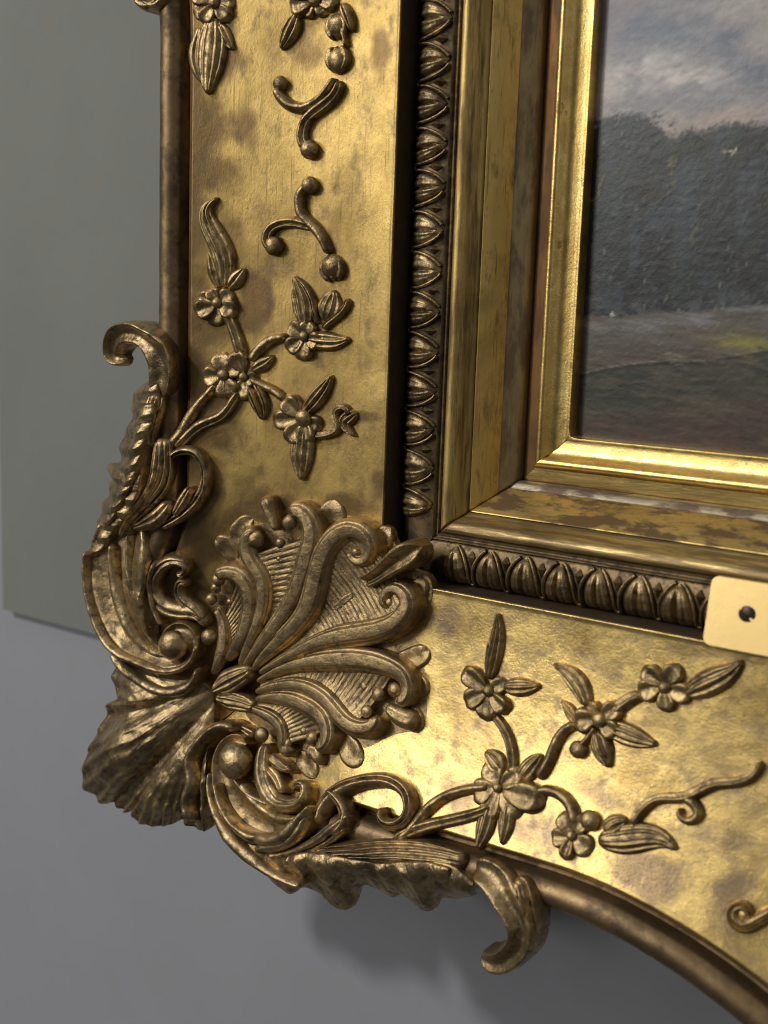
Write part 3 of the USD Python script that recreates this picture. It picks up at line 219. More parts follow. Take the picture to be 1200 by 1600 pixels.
D['STAIN_b'] = [[28.1,-68.3,7.7,6.5,0.8],[-4.9,-81.8,7.7,4.2,0.8],[87.5,-74.9,11.5,6.5,0.8],[106.5,-58.9,7.7,7.7,0.6],[54.6,-72.0,11.5,5.0,0.8],[70.6,-57.1,11.5,4.6,0.6],[111.4,-76.5,7.7,9.6,0.7],[28.7,-31.6,9.6,5.8,0.5],[14.2,-24.8,5.0,9.6,0.7]]
D['PAINT'] = {"tree":[[30.6,123.0],[33.2,124.7],[37.2,127.6],[41.2,128.4],[46.2,128.5],[50.7,127.5],[54.4,125.2],[57.5,121.8],[59.5,121.7],[63.2,122.9],[67.9,122.9],[72.4,124.0],[77.0,124.2],[81.5,123.0],[86.0,123.1]],"base":[[34.9,70.5],[44.3,71.0],[52.4,72.0],[68.1,73.6],[77.4,74.9],[90.1,75.2]],"bank":[[33.9,53.1],[39.2,54.4],[45.4,55.7],[53.5,57.5],[65.4,58.9],[75.0,59.2],[82.3,61.2],[91.2,63.0]],"spots":[[43.8,71.7],[76.7,116.8],[74.8,117.4],[53.4,81.3],[77.6,90.8],[64.6,73.3],[77.5,74.5],[75.3,73.9],[76.2,80.7],[37.8,67.4],[53.9,73.9],[76.4,69.5],[83.4,86.6],[43.2,123.3],[37.6,121.4]],"yellow":[[85.3,64.7],[59.1,113.7],[59.7,111.0],[67.3,95.4],[36.9,108.4],[35.9,107.5]],"cloud":[[47.2,141.7],[44.4,139.3],[55.0,141.9],[59.1,139.0],[43.8,134.0],[66.8,135.8],[35.8,132.7]],"blue":[[38.4,153.9],[48.4,152.9],[73.2,147.1],[61.9,151.6],[82.9,137.9]],"pink":[[73.2,125.1],[60.3,123.3],[76.8,125.8]]}

from scipy.interpolate import CubicSpline
def resample(pts, n, hw):
    p = np.asarray(pts, float); hw = np.asarray(hw, float) * np.ones(1)
    if len(p) == 2: p = np.vstack([p[0], p.mean(0), p[1]])
    t = np.concatenate([[0], np.cumsum(np.linalg.norm(np.diff(p[:, :2], axis=0), axis=1) + 1e-6)])
    tt = np.linspace(0, t[-1], n)
    q = CubicSpline(t, p)(tt)
    w = np.interp(np.linspace(0, 1, n), np.linspace(0, 1, len(hw)), hw) if len(hw) > 1 else np.full(n, hw[0])
    if n > 8:
        k = np.ones(5) / 5; w = np.convolve(np.pad(w, 2, 'edge'), k, 'valid')
    return q, w, tt
def rough(V, amp=0.12, sc=0.35, seed=0):
    return (meshkit.fbm(V * sc + 31.7, 4, seed) - 0.5) * 2 * amp
def ribbon(pts, hw, H, shape, nu=13, step=0.55, sink=1.2, ends=(1, 1), amp=0.26, hend=True, drape=True, seed=0):
    """A carved strip laid on the frame: a path on the surface (X, Z, lift above the surface), half width, relief height H(t) and cross-section shape(u, t) in 0..1."""
    p0 = np.asarray(pts, float); L0 = np.linalg.norm(np.diff(p0[:, :2], axis=0), axis=1).sum()
    n = int(max(10, L0 / step))
    q, w, s = resample(pts, n, hw)
    L = s[-1]; f = np.ones(n)
    for on, e in ((ends[0], s), (ends[1], L - s)):
        if on:
            r = np.maximum(w * 1.0, 0.5) * on; x = np.clip(e / r, 0, 1); f *= np.sqrt(np.maximum(1e-3, 1 - (1 - x) ** 2))
    T = np.gradient(q[:, :2], axis=0); T /= np.linalg.norm(T, axis=1, keepdims=True) + 1e-9
    B = np.stack([-T[:, 1], T[:, 0]], 1)
    u = np.sin(np.linspace(-1, 1, nu) * np.pi / 2)
    X = q[:, 0:1] + B[:, 0:1] * (w * f)[:, None] * u; Z = q[:, 1:2] + B[:, 1:2] * (w * f)[:, None] * u
    N = normal(X, Z)
    t = np.linspace(0, 1, n)[:, None] * np.ones(nu)
    hh = np.broadcast_to(np.asarray(H, float), (n,)) if np.ndim(H) <= 1 and np.size(H) in (1, n) else np.interp(np.linspace(0, 1, n), np.linspace(0, 1, len(H)), H)
    hh = hh * (f if hend else 1)
    h = hh[:, None] * shape(u[None, :] * np.ones((n, 1)), t)
    base = np.stack([X, surf(X, Z), Z], -1)
    top = base + N * (q[:, 2:3] + h)[..., None]
    top = top + N * rough(top, amp, seed=seed)[..., None] * np.minimum(1, hh / 1.0)[:, None, None]
    lo = -sink if drape else q[:, 2:3] - sink
    b = base + N * (lo if np.isscalar(lo) else lo)[..., None] if not np.isscalar(lo) else base + N * lo
    bot = b[:, [-1, nu // 2, 0]]
    return fix(loft(np.concatenate([top, bot], 1)))
def fix(m):
    v, f = m
    a, b, c = v[f[:, 0]], v[f[:, 1]], v[f[:, 2]]
    vol = np.einsum('ij,ij->i', a - v.mean(0), np.cross(b - v.mean(0), c - v.mean(0))).sum()
    return (v, f[:, ::-1]) if vol < 0 else m
def s_round(u, t): return np.sqrt(np.maximum(0, 1 - u * u))
def s_flat(u, t): return (1 - np.abs(u) ** 6) ** 0.8 * (1 - 0.16 * u * u) * (0.80 + 0.20 * np.clip((0.62 - np.abs(u)) / 0.12, 0, 1) - 0.10 * np.exp(-((np.abs(u) - 0.62) / 0.07) ** 2)) * (1 + 0.12 * u)
def s_leaf(n, depth=0.42):
    cuts = np.linspace(-1, 1, n + 2)[1:-1] if n > 1 else [0.0]
    def f(u, t):
        h = np.maximum(0, 1 - u * u) ** 0.5
        for c in cuts: h = h - depth * np.exp(-((u - c) / 0.11) ** 2) * np.clip(np.sin(np.pi * np.clip(t, 0, 1)) * 1.6, 0, 1) * h
        return h
    return f
def s_petal(u, t): return (0.50 + 0.50 * np.abs(u) ** 1.9 + 0.30 * np.exp(-((t - 0.82) / 0.12) ** 2) * (1 - np.abs(u)) - 0.12 * np.exp(-(u / 0.16) ** 2)) * (1 - np.abs(u) ** 9) * (0.8 + 0.2 * t)
def s_groove(u, t): return s_round(u, t) * (1 - 0.42 * np.exp(-((u - 0.25) / 0.16) ** 2))
def s_cove(u, t): return (0.06 + 0.94 * np.abs(u) ** 2.0) * (1 - np.abs(u) ** 14)
def s_fold(u, t): return (0.75 - 0.30 * np.cos(3.2 * u) + 0.28 * u) * (1 - np.abs(u) ** 8)
def s_lobe(u, t): return (0.62 * np.maximum(0, 1 - u * u) ** 0.5 + 0.30 * np.cos(2.6 * np.pi * u + 0.6) * (1 - u * u) + 0.16) * (1 - np.abs(u) ** 10) * (1 - 0.12 * np.exp(-(u / 0.09) ** 2))
def s_leafy(u, t): return (0.55 * np.maximum(0, 1 - u * u) ** 0.5 + 0.18 * np.sin(2 * np.pi * (t * 4.5 + 0.55 * np.abs(u))) * np.abs(u) + 0.2 * np.exp(-(u / 0.22) ** 2)) * (1 - np.abs(u) ** 9)
def ball(c, r, lift=0.0, squash=1.0, seed=0):
    import trimesh
    s = trimesh.creation.icosphere(subdivisions=2 if r < 1.6 else 3, radius=1.0)
    x, z = c[0], c[1]; N = normal(np.array(x), np.array(z)); b = np.array([x, float(surf(x, z)), z]) + N * (lift + c[2] if len(c) > 2 else lift)
    v = s.vertices * r
    along = (v @ N)[:, None] * N
    v = v - along * (1 - squash)
    v = v * (1 + rough(v + b, 0.09, 0.5, seed)[:, None])
    return v + b, s.faces
def flat(pts): return [(p[0], p[1], 0.0) for p in pts]

# ------------------------------------------------------------------ wall
wall = part('wall', box(-900, 1300, 56, 70, -1400, 1300), M['wall'], '/World', smooth=False, kind='structure', label='pale bluish grey gallery wall around the picture')
part('wall_panel', box(-278.4, 1000, 51, 55.6, -79.3, 1000), M['panel'], '/World', smooth=False, kind='structure', label='greenish grey painted wall board with a straight lower edge')

# ------------------------------------------------------------------ the gilded frame
FR = thing('picture_frame', label='heavy carved and gilded wooden picture frame with a shell at its corner', category='picture frame')
ZT, XR = 330.0, 360.0
def member(profile, side, jit=0.0, seed=0, w0=80.0, n=220, start=None, gap=0.0):
    """A moulding of the given profile (d, Y) along the left or lower member, cut at the mitre."""
    pr = np.asarray(profile, float); end = ZT if side == 'l' else XR
    t = np.linspace(0, 1, n)[:, None] ** 1.15
    d = pr[:, 0][None, :]
    d0 = np.where(d < -D_IN, -(D_IN + (-d - D_IN) * 80.0 / (w0 - D_IN)), d)      # the mitre runs out to the flared corner
    if start is not None: d0 = 0 * d0 + start
    d0 = d0 + gap
    along = d0 + (end - d0) * t
    g = w_left(along) if side == 'l' else w_bot(along) + 1.0 * np.clip((60 - along) / 60, 0, 1)
    off = np.where(d < -D_IN, -(D_IN + (-d - D_IN) * (np.clip(g, 40, 200) - D_IN) / (w0 - D_IN)), d)
    Y = np.broadcast_to(pr[:, 1][None, :], along.shape)
    P = np.stack([off, Y, along] if side == 'l' else [along, Y, off], -1).copy()
    if jit: P[..., 1] += rough(P, jit, 0.12, seed); 
    return fix(loft(P))
s_ = np.linspace(0.0, 1, 64)[1:]
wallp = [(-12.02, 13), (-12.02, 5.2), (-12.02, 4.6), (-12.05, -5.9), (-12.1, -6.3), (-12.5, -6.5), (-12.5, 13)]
deck = [(-12.2, 12), (-12.2, -6.75), (-12.5, -7.0), (-13.0, -6.75)] + [(-13 - 67 * q, float(hollow(q))) for q in s_] + [(-80.4, -18), (-80.4, 12)]
rail = [(-80.2, -12), (-80.6, -20.4), (-81.4, -19.6), (-82.6, -19.2), (-83.4, -19.8)] + [(-87.4 + 4.3 * math.cos(a), -23.4 - 4.6 * math.sin(a)) for a in np.linspace(0.25, math.pi + 0.1, 14)] + [(-91.2, -20.5), (-91.6, -18.5), (-90.2, -16.5), (-88.0, -6), (-86, 8), (-85, 50), (-80.2, 50)]
lm_back = [(-12.0, 13), (-11.8, 5.0), (-11.4, 3.4), (-9.2, 1.4), (-6.0, 0.3), (-3.5, 0.2), (-1.0, 0.9), (0.9, 1.7), (1.1, 0.9), (1.5, 0.5), (1.9, 0.8), (2.1, 1.6), (2.5, 1.7), (2.7, 1.2), (3.1, 1.15), (3.4, 1.9), (3.4, 13)]
ogee = [(3.42, 13), (3.42, 2.0), (4.0, 1.5), (5.0, 1.3), (6.2, 1.7), (7.2, 2.8), (8.0, 4.4), (8.6, 5.9), (9.2, 6.9), (9.9, 7.3), (9.9, 14)]
flatb = [(9.95, 18), (9.95, 8.2), (10.2, 7.5), (10.6, 7.6), (15.4, 15.2), (15.4, 22)]
def cutband(c): return [(9.95, 18), (9.95, 8.2), (10.2, 7.5), (10.6, 7.6), (c - 0.05, 7.6 + (c - 10.6) * 1.58), (c - 0.05, 22)], [(c, 26), (c, 7.85 + (c - 10.6) * 1.58), (c + 0.3, 7.9 + (c - 10.3) * 1.55)] + edge[3:]
edge = [(15.45, 26), (15.45, 15.4), (15.9, 15.5), (18.7, 19.2), (19.4, 20.2), (19.6, 21.4), (19.6, 27)]
for side in 'lb':
    k = 0 if side == 'l' else 1
    nm = 'b' if side == 'b' else 'l'
    dk = member(deck, side, 0.12, 3 + k, n=300)
    pth = part('gilded_hollow', dk, M['deck_' + nm], FR, smooth=True)
    sv = np.zeros(len(dk[0])); nz_ = meshkit.fbm(dk[0] * 0.11 + 5, 5, 3)
    for (sx, sz, r1, r2, a_) in D['STAIN_' + nm]:
        sv = np.maximum(sv, a_ * np.exp(-(((dk[0][:, 0] - sx) / r1) ** 2 + ((dk[0][:, 2] - sz) / r2) ** 2) ** 1.4))
    edge_d = -dk[0][:, 0 if side == 'l' else 2]
    sv = np.maximum(sv, (0.75 if side == 'l' else 0.25) * np.clip((edge_d - 58) / 20, 0, 1))
    sv = np.clip((sv * 1.0 + (nz_ - 0.5) * 1.5 - 0.22) * 2.4, 0, 1) * np.clip(sv * 3, 0, 1)
    UsdGeom.PrimvarsAPI(stage.GetPrimAtPath(pth)).CreatePrimvar('stained', Sdf.ValueTypeNames.Color3fArray, 'vertex').Set([Gf.Vec3f(float(q), float(q), float(q)) for q in sv])
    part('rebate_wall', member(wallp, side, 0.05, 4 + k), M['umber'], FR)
    part('outer_rail', member(rail, side, 0.28, 5 + k, start=-26.0 if side == 'l' else -14.0), M['rail'], FR)
    part('ogee_moulding', member(ogee, side, 0.06, 9 + k, gap=0.22), M['ogee_' + nm], FR)
    flatb, edge_ = cutband(15.4 if side == 'l' else 17.2)
    part('flat_band', member(flatb, side, 0.05, 13 + k, gap=0.22), M['flat_' + nm], FR)
    part('worn_edge', member(edge_, side, 0.10, 17 + k, gap=0.22), M['edge_' + nm], FR)
# slip round the painting (a separate inner strip with a rounded sight corner)
def slip(side):
    pr = [(24.1, 28.8), (24.1, 22.0), (24.6, 21.0), (25.3, 20.3), (26.3, 20.2), (27.2, 20.9), (27.8, 22.4), (29.0, 23.6), (30.6, 24.2), (32.0, 24.2), (32.7, 24.5), (33.2, 24.2), (33.9, 24.3), (34.2, 25.0), (34.3, 28.8)]
    m = member(pr, side, 0.05, 21, n=220)
    v = m[0]; a = 2 if side == 'l' else 0
    c = 3.2                                       # rounded sight corner
    o = 0 if side == 'l' else 2
    near = np.clip(1 - (v[:, a] - v[:, o]) / c, 0, 1)
    inner = np.clip((v[:, o] - 31.0) / 3.0, 0, 1)
    sh = 0.29 * c * near ** 2 * inner
    v[:, o] += sh; v[:, a] = np.maximum(v[:, a], v[:, o])
    return m
for side in 'lb': part('rebate_step', member([(19.7, 28), (19.7, 23.2), (20.4, 22.9), (23.9, 22.9), (24.0, 24), (24.0, 28)], side, 0.05, 22), M['rebate_' + side], FR)
part('sight_slip', slip('l'), M['slip'], FR); part('sight_slip', slip('b'), M['slip'], FR)

# leaf moulding: backing strip, leaves and darts
PITCH = 12.0
lb_Y = lambda d: np.interp(d, [q[0] for q in lm_back[1:9]], [q[1] for q in lm_back[1:9]])
def moulding_leaf(seed):
    nv, nu = 24, 37
    v = np.linspace(0, 1, nv)[:, None]; u = (np.linspace(-1, 1, nu) * 0.75 + 0.25 * np.sin(np.linspace(-1, 1, nu) * np.pi / 2))[None, :]
    hw = leaf_half(v)
    a = hw * u; d = -11.6 + 11.9 * v + 0 * u
    au = np.abs(u)
    dome = 1.7 * np.maximum(0, 1 - (au / 0.97) ** 3.2) ** 0.7 * (0.75 + 0.35 * np.sin(np.pi * np.clip(v, 0, 1)))
    lob = dome * (1 - 0.97 * np.exp(-((u + 0.05) / 0.12) ** 2) * np.clip(2.9 - 3.2 * v, 0, 1)) 
    lob = lob * (1 - 0.30 * np.exp(-((au - 0.5) / 0.09) ** 2) * np.clip(1.2 - 1.4 * v, 0, 1))
    rim = 0 * dome
    h = (np.maximum(lob, rim) + 0.15) * np.clip((1.0 - v) * 7, 0.35, 1) * np.clip(0.75 + v * 4, 0, 1)
    h = h * (1 - au ** 24) + rough(np.stack([a, d + 0 * a, 0 * a], -1) + seed * 13.1, 0.26, 0.55, seed)
    a = np.concatenate([a, a[:, -1:], a[:, :1]], 1); d2 = np.concatenate([d, d[:, -1:], d[:, :1]], 1)
    h = np.concatenate([h, -1.0 + 0 * h[:, :2]], 1)
    return a, d2, h
def place_leaf(side, c, seed):
    a, d, h = moulding_leaf(seed)
    j = np.random.RandomState(100 + seed)
    a = a * (1 + 0.06 * j.randn()) + 0.05 * j.randn() * (d + 5) + 0.15 * j.randn(); d = d + 0.25 * j.randn(); h = h * (1 + 0.12 * j.randn())
    Y = lb_Y(d) - h
    P = np.stack([d, Y, a + c] if side == 'l' else [a + c, Y, d], -1)
    return fix(loft(P))
def leaf_half(v): return 4.75 * np.clip(1 - v ** 2.5, 0.0009, 1) ** 0.66 * (0.95 + 0.05 * np.sin(np.pi * v))
def rim_loop(side, c, seed):
    """The raised thread that outlines one leaf, turns round at the foot and runs up the next."""
    j = np.random.RandomState(300 + seed)
    v = np.linspace(0.985, 0.10, 22); a1 = -PITCH / 2 + leaf_half(v) + 0.62; d1 = -11.6 + 11.9 * v + 0.35 * v
    a1 = np.minimum(a1, -0.62)
    s = np.linspace(-1, 1, 9)[1:-1]; e = a1[-1]
    a2 = -e * np.sin(s * np.pi / 2); d2 = d1[-1] - 0.75 * np.sqrt(np.maximum(0, 1 - np.sin(s * np.pi / 2) ** 2))
    a = np.concatenate([a1, a2, -a1[::-1]]); d = np.concatenate([d1, d2, d1[::-1]])
    a = a + 0.10 * np.sin(np.linspace(0, 9, len(a)) + seed) + 0.05 * j.randn(); d = d + 0.08 * j.randn()
    ta, td = np.gradient(a), np.gradient(d); ln = np.hypot(ta, td) + 1e-9; na, nd = -td / ln, ta / ln
    ang = np.linspace(0, 2 * np.pi, 8)[:-1]; rr = 0.46
    aa = a[:, None] + rr * np.cos(ang) * na[:, None]; dd = d[:, None] + rr * np.cos(ang) * nd[:, None]
    Y = lb_Y(d)[:, None] - 0.95 - 0.75 * np.sin(ang)[None] - 0.1 * j.randn()
    return fix(loft(np.stack([dd, Y, aa + c] if side == 'l' else [aa + c, Y, dd], -1)))
def dart(side, c, seed):
    d = np.array([-4.2, -2.4, -0.6]); P = []
    pts = [(-5.0, 0, .3), (-2.3, 1.3, .6), (-0.3, 0, .5), (-2.3, -1.3, .6), (-2.1, 0, 2.3)]
    V = [(q[0], float(lb_Y(q[0])) - q[2], q[1] + c) for q in pts] + [(-2.4, float(lb_Y(-2.4)) + 1, c)]
    V = np.array(V); V = V if side == 'l' else V[:, [2, 1, 0]]
    F = [(0, 1, 4), (1, 2, 4), (2, 3, 4), (3, 0, 4), (1, 0, 5), (2, 1, 5), (3, 2, 5), (0, 3, 5)]
    return fix((V, np.array(F)))
for side, z0, n in (('l', 10.756, 20), ('b', 10.15, 20)):
    lm = part('leaf_moulding', member(lm_back, side, 0.05, 25), M['bead_ground'], FR)
    for i in range(n):
        c = z0 + i * PITCH
        part('moulding_leaf', place_leaf(side, c, i + (40 if side == 'b' else 0)), M['bead'], lm, smooth=60)
        part('thread_loop', rim_loop(side, c + 6, i), M['bead'], lm, smooth=70)
        part('dart', dart(side, c + 6, i), M['bead'], lm, smooth=False)

# ------------------------------------------------------------------ applied ornament on the hollow
ORN = M['ornament']
for i, (pts, w, n, h) in enumerate(D['LEAF']):
    wp = np.array([0.5, 0.9, 1.15, 1.15, 1.0, 0.65, 0.2]) * w; h = h * 1.4
    q0, q1 = np.array(pts[0][:2]), np.array(pts[1][:2]); e = (q0 - q1) / np.linalg.norm(q0 - q1)
    pts = [[*(q0 + e * 1.2), 0]] + pts
    part('leaf', ribbon(flat(pts), wp, [0.7 * h, h, h, 0.9 * h, 0.7 * h], s_leaf(n), nu=21, seed=i), ORN, FR)
for i, (nm, pts, w, h) in enumerate(D['TUBE']):
    part(nm, ribbon(flat(pts), np.array(w) * 1.12, h * 1.25, s_groove if i % 2 else s_round, nu=11, seed=60 + i), ORN, FR)
for i, (c, r, tip) in enumerate(D['BUD']):
    if tip is None:
        part('tendril_knob', ball((c[0], c[1]), r, 1.6, 0.85, i), ORN, FR)
    else:
        b = thing('flower_bud', FR)
        part('bud_cup', ball((c[0], c[1]), r, 0.9, 0.8, i), ORN, b)
        tx, tz = tip[0], -tip[1]
        for k in (-0.55, 0.0, 0.55):
            p0 = (c[0] - tx * r * 0.8, c[1] - tz * r * 0.8, 1.0); side_ = (-tz * k * r, tx * k * r)
            p1 = (c[0] + side_[0] * 1.2, c[1] + side_[1] * 1.2, 1.6); p2 = (c[0] + tx * r * 1.15 + side_[0] * 0.7, c[1] + tz * r * 1.15 + side_[1] * 0.7, 1.0)
            part('sepal', ribbon([p0, p1, p2], np.array([.25, .42, .40, .12]) * r, 1.5, s_leaf(1, 0.3), nu=9, seed=i), ORN, b)
for i, (c, pet, r, cr, hs) in enumerate(D['FLOWER']):
    fl = thing('flower', FR)
    c = np.array(c[:2])
    for k, q in enumerate(pet):
        q = np.array(q[:2]); dv = q - c; ln = np.linalg.norm(dv); e = c + dv * (1 + 0.75 * r / ln)
        mid = c + dv * 0.6 + rs.randn(2) * 0.15
        part('petal', ribbon([(*(c + dv * 0.12), hs), (*mid, hs * 0.9), (*q, hs * 0.6), (*e, 0.1)], np.array([0.4, 0.85, 1.2, 1.15, 0.9]) * r * (1 + 0.12 * rs.randn()), np.array([1.4, 2.5, 3.1, 2.3]) * (1 + 0.25 * rs.randn()), s_petal, nu=13, seed=200 + 9 * i + k), ORN, fl)
    part('flower_centre', ball((c[0], c[1]), cr * 0.85, hs + 1.0, 0.75, i), ORN, fl)
# ------------------------------------------------------------------ corner shell
SH = thing('corner_shell', FR, label='fanned shell with scrolled ribs on the mitre of the frame')
SM = M['shell']
def fan(root, outline, lift, thick, nr=14, dome=2.0):
    o = np.asarray(outline, float)[:, :2]; n = 120
    t = np.concatenate([[0], np.cumsum(np.linalg.norm(np.diff(np.vstack([o, o[:1]]), axis=0), axis=1))])
    oc = CubicSpline(t, np.vstack([o, o[:1]]), bc_type='periodic')(np.linspace(0, t[-1], n, endpoint=False))
    r = np.linspace(0, 1, nr)[:, None, None]
    P = np.asarray(root)[None, None, :2] * (1 - r) + oc[None] * r
    X, Z = P[..., 0], P[..., 1]; N = normal(X, Z)
    h = lift + dome * (1 - r[..., 0] ** 3)
    top = np.stack([X, surf(X, Z), Z], -1) + N * h[..., None]
    side = top[-1:] - N[-1:] * thick
    return fix(loft(np.concatenate([top, side], 0)))
part('backing_plate', fan(D['ROOT'], D['PLATE'], 0.2, 3.0, dome=1.0), SM, SH)
for i, (pts, w, h) in enumerate(D['FRINGE']):
    part('fringe_lobe', ribbon([(p[0], p[1], 0.2) for p in pts], np.array(w) * 1.05, h * 0.8, s_petal, nu=17, sink=1.5, seed=500 + i), SM, SH)
def lifted(pts, a, b): 
    n = len(pts); return [(p[0], p[1], a + (b - a) * min(1, k / (n - 1) * 1.3)) for k, p in enumerate(pts)]
RIBS = []
for i, (pts, w, h) in enumerate(D['RIB']):
    q = lifted(pts, 6.5, 4.4); RIBS.append(q)
    part('shell_rib', ribbon(q, np.array(w) * 1.42, np.array([0.75, 1, 1, 1, 0.9]) * h * 0.95, s_flat, nu=25, sink=0.5, ends=(1, 0.8), amp=0.09, seed=530 + i), SM, SH)
def ruled(A, B, h0, sag, ridges, seed):
    qa, _, _ = resample(A, 90, 1); qb, _, _ = resample(B, 90, 1)
    n = 170; f = np.linspace(0, 1, n)
    ka, kb = int(90 * 0.80), int(90 * 0.80)
    a = qa[np.linspace(2, ka, n).astype(int)]; b = qb[np.linspace(2, kb, n).astype(int)]
    u = np.linspace(0, 1, 15)[None, :, None]
    P = a[:, None] * (1 - u) + b[:, None] * u
    X, Z, l = P[..., 0], P[..., 1], P[..., 2]; N = normal(X, Z)
    wid = np.linalg.norm((a - b)[:, :2], axis=1)[:, None]
    arch = np.sin(np.pi * u[..., 0])
    h = l + h0 - sag * arch * np.clip(wid / 8, 0, 1) + 0.46 * (np.abs(np.sin(np.pi * (f[:, None] * ridges * 1.25 + 1.0 * u[..., 0]))) - 0.6) * arch * np.clip(wid / 5, 0, 1) * np.clip(f[:, None] * 3 - 0.6, 0, 1)
    top = np.stack([X, surf(X, Z), Z], -1) + N * h[..., None]
    top = top + N * rough(top, 0.12, 0.6, seed)[..., None]
    bot = np.stack([X, surf(X, Z), Z], -1)[:, [-1, 7, 0]]
    return fix(loft(np.concatenate([top, bot], 1)))
for i, (a, b) in enumerate(D['PANEL']):
    part('hatched_panel', ruled(RIBS[a], RIBS[b], 1.2, 1.4, [18, 24, 20, 12, 13][i], 560 + i), SM, SH)
for i, (c, r, l) in enumerate(D['BALL']):
    part('pearl', ball((c[0], c[1]), r * 0.86, l + 2.1, 0.75, i), SM, SH)
for i, (pts, w, h, l) in enumerate(D['DROP']):
    part('drop', ribbon([(p[0], p[1], 3.0 if l < 4 else 5.0) for p in pts], w, l, s_leaf(1, 0.18) if l < 4 else s_fold, nu=13, sink=0.5, seed=580 + i), SM, SH)
for i, (pts, w, l) in enumerate(D['HUB']):
    part('hub_leaf', ribbon([(p[0], p[1], l) for p in pts], np.array([*w, w[-1] * 0.6]), 3.6, s_leaf(3, 0.35), nu=21, sink=0, ends=(.6, .6), seed=590 + i), SM, SH)

# ------------------------------------------------------------------ acanthus scrolls at the corner and along the outer rail
AC = M['acanthus']
for i, (pts, w, h, l) in enumerate(D['CURL']):
    part('curled_leaf', ribbon([(p[0], p[1], l) for p in pts], w, h, s_groove, nu=15, sink=1, seed=600 + i), AC, FR)
for i, (pts, w, kind) in enumerate(D['CS']):
    q = [(p[0], p[1], p[2] * 0.8 - 3.0 * max(0, 1 - k / 6)) for k, p in enumerate(pts)]
    part('c_scroll', ribbon(q, w, [4.0, 6.5, 7.0, 6.2, 4.6, 3.4, 2.6], s_cove, nu=21, sink=2.5, seed=610 + i), AC, FR, label='broad hollow scroll ending in a volute')
for i, (c, r, l) in enumerate(D['CSBALL']):
    part('volute_eye', ball((c[0], c[1]), r, l, 0.8, i), AC, FR)
for i, (pts, w, h, l) in enumerate(D['RIM']):
    part('scroll_rim', ribbon([(p[0], p[1], l) for p in pts], w, h, s_round, nu=13, sink=3, seed=620 + i), AC, FR)
for i, (pts, w, h, l) in enumerate(D['LOOP']):
    part('leaf_loop', ribbon([(p[0], p[1], l) for p in pts], w, h, s_groove, nu=15, sink=1.5, seed=640 + i), AC, FR)
for i, (pts, w, kind) in enumerate(D['SHOULDER']):
    sh = dict(fold=s_fold, plain=s_leaf(4, 0.5))[kind]
    pts = [(p[0], p[1], p[2] * 0.55) for p in pts]
    part('acanthus_stalk' if kind != 'fold' else 'rolled_leaf_end', ribbon(pts, w, [3.0, 4.5, 5.0, 5.0, 4.0], sh, nu=31, step=0.4, sink=2.5, amp=0.28, seed=660 + i), AC, FR)
def blade(A, Bp, la, lb, ridges, seed, n=260, nu=19):
    """A leaf strip between a smooth inner edge and a serrated outer edge, with a vein for every tooth."""
    A = np.array([(p[0], p[1], la) for p in A], float); Bp = np.array([(p[0], p[1], lb) for p in Bp], float)
    def lin(P, cubic):
        c = np.concatenate([[0], np.cumsum(np.linalg.norm(np.diff(P, axis=0), axis=1))]); tt = np.linspace(0, c[-1], n)
        if cubic: return CubicSpline(c, P)(tt)
        q = np.stack([np.interp(tt, c, P[:, k]) for k in range(3)], 1); kk = np.ones(13) / 13
        return np.stack([np.convolve(np.pad(q[:, k], 6, 'edge'), kk, 'valid') for k in range(3)], 1)
    a, o = lin(A, True), lin(Bp, False)
    u = np.linspace(0, 1, nu)[None, :]; t = np.linspace(0, 1, n)[:, None]
    P = a[:, None] * (1 - u[..., None]) + o[:, None] * u[..., None]
    wid = np.linalg.norm((a - o)[:, :2], axis=1)[:, None]
    ph = t * ridges - 0.55 * u
    vein = 1 - np.abs(2 * ((ph) % 1.0) - 1)
    lift = P[..., 2] + np.minimum(0.28 * wid, 3.0) * np.sin(np.pi * u ** 0.8) * 0.8 + 0.85 * (vein - 0.5) * np.clip(wid / 8, 0.2, 1) * np.sin(np.pi * np.clip(0.15 + u * 0.85, 0, 1)) ** 0.5
    X, Z = P[..., 0], P[..., 1]; N = normal(X, Z)
    top = np.stack([X, surf(X, Z), Z], -1) + N * lift[..., None]
    top = top + N * (rough(top, 0.55, 0.3, seed) + rough(top, 0.22, 0.9, seed + 2))[..., None]
    bot = (top - N * 2.2)[:, ::-1]; bot[:, nu // 2:] -= N[:, ::-1][:, nu // 2:] * 5
    return fix(loft(np.concatenate([top, bot], 1)))
for i, (a, o, la, lb, n) in enumerate(D['BLADE']):
    part('serrated_leaf', blade(a, o, la, lb, n, 680 + i), AC, FR)
AL = thing('acanthus_leaf', FR, label='large drooping acanthus leaf wrapping the outer corner of the frame')
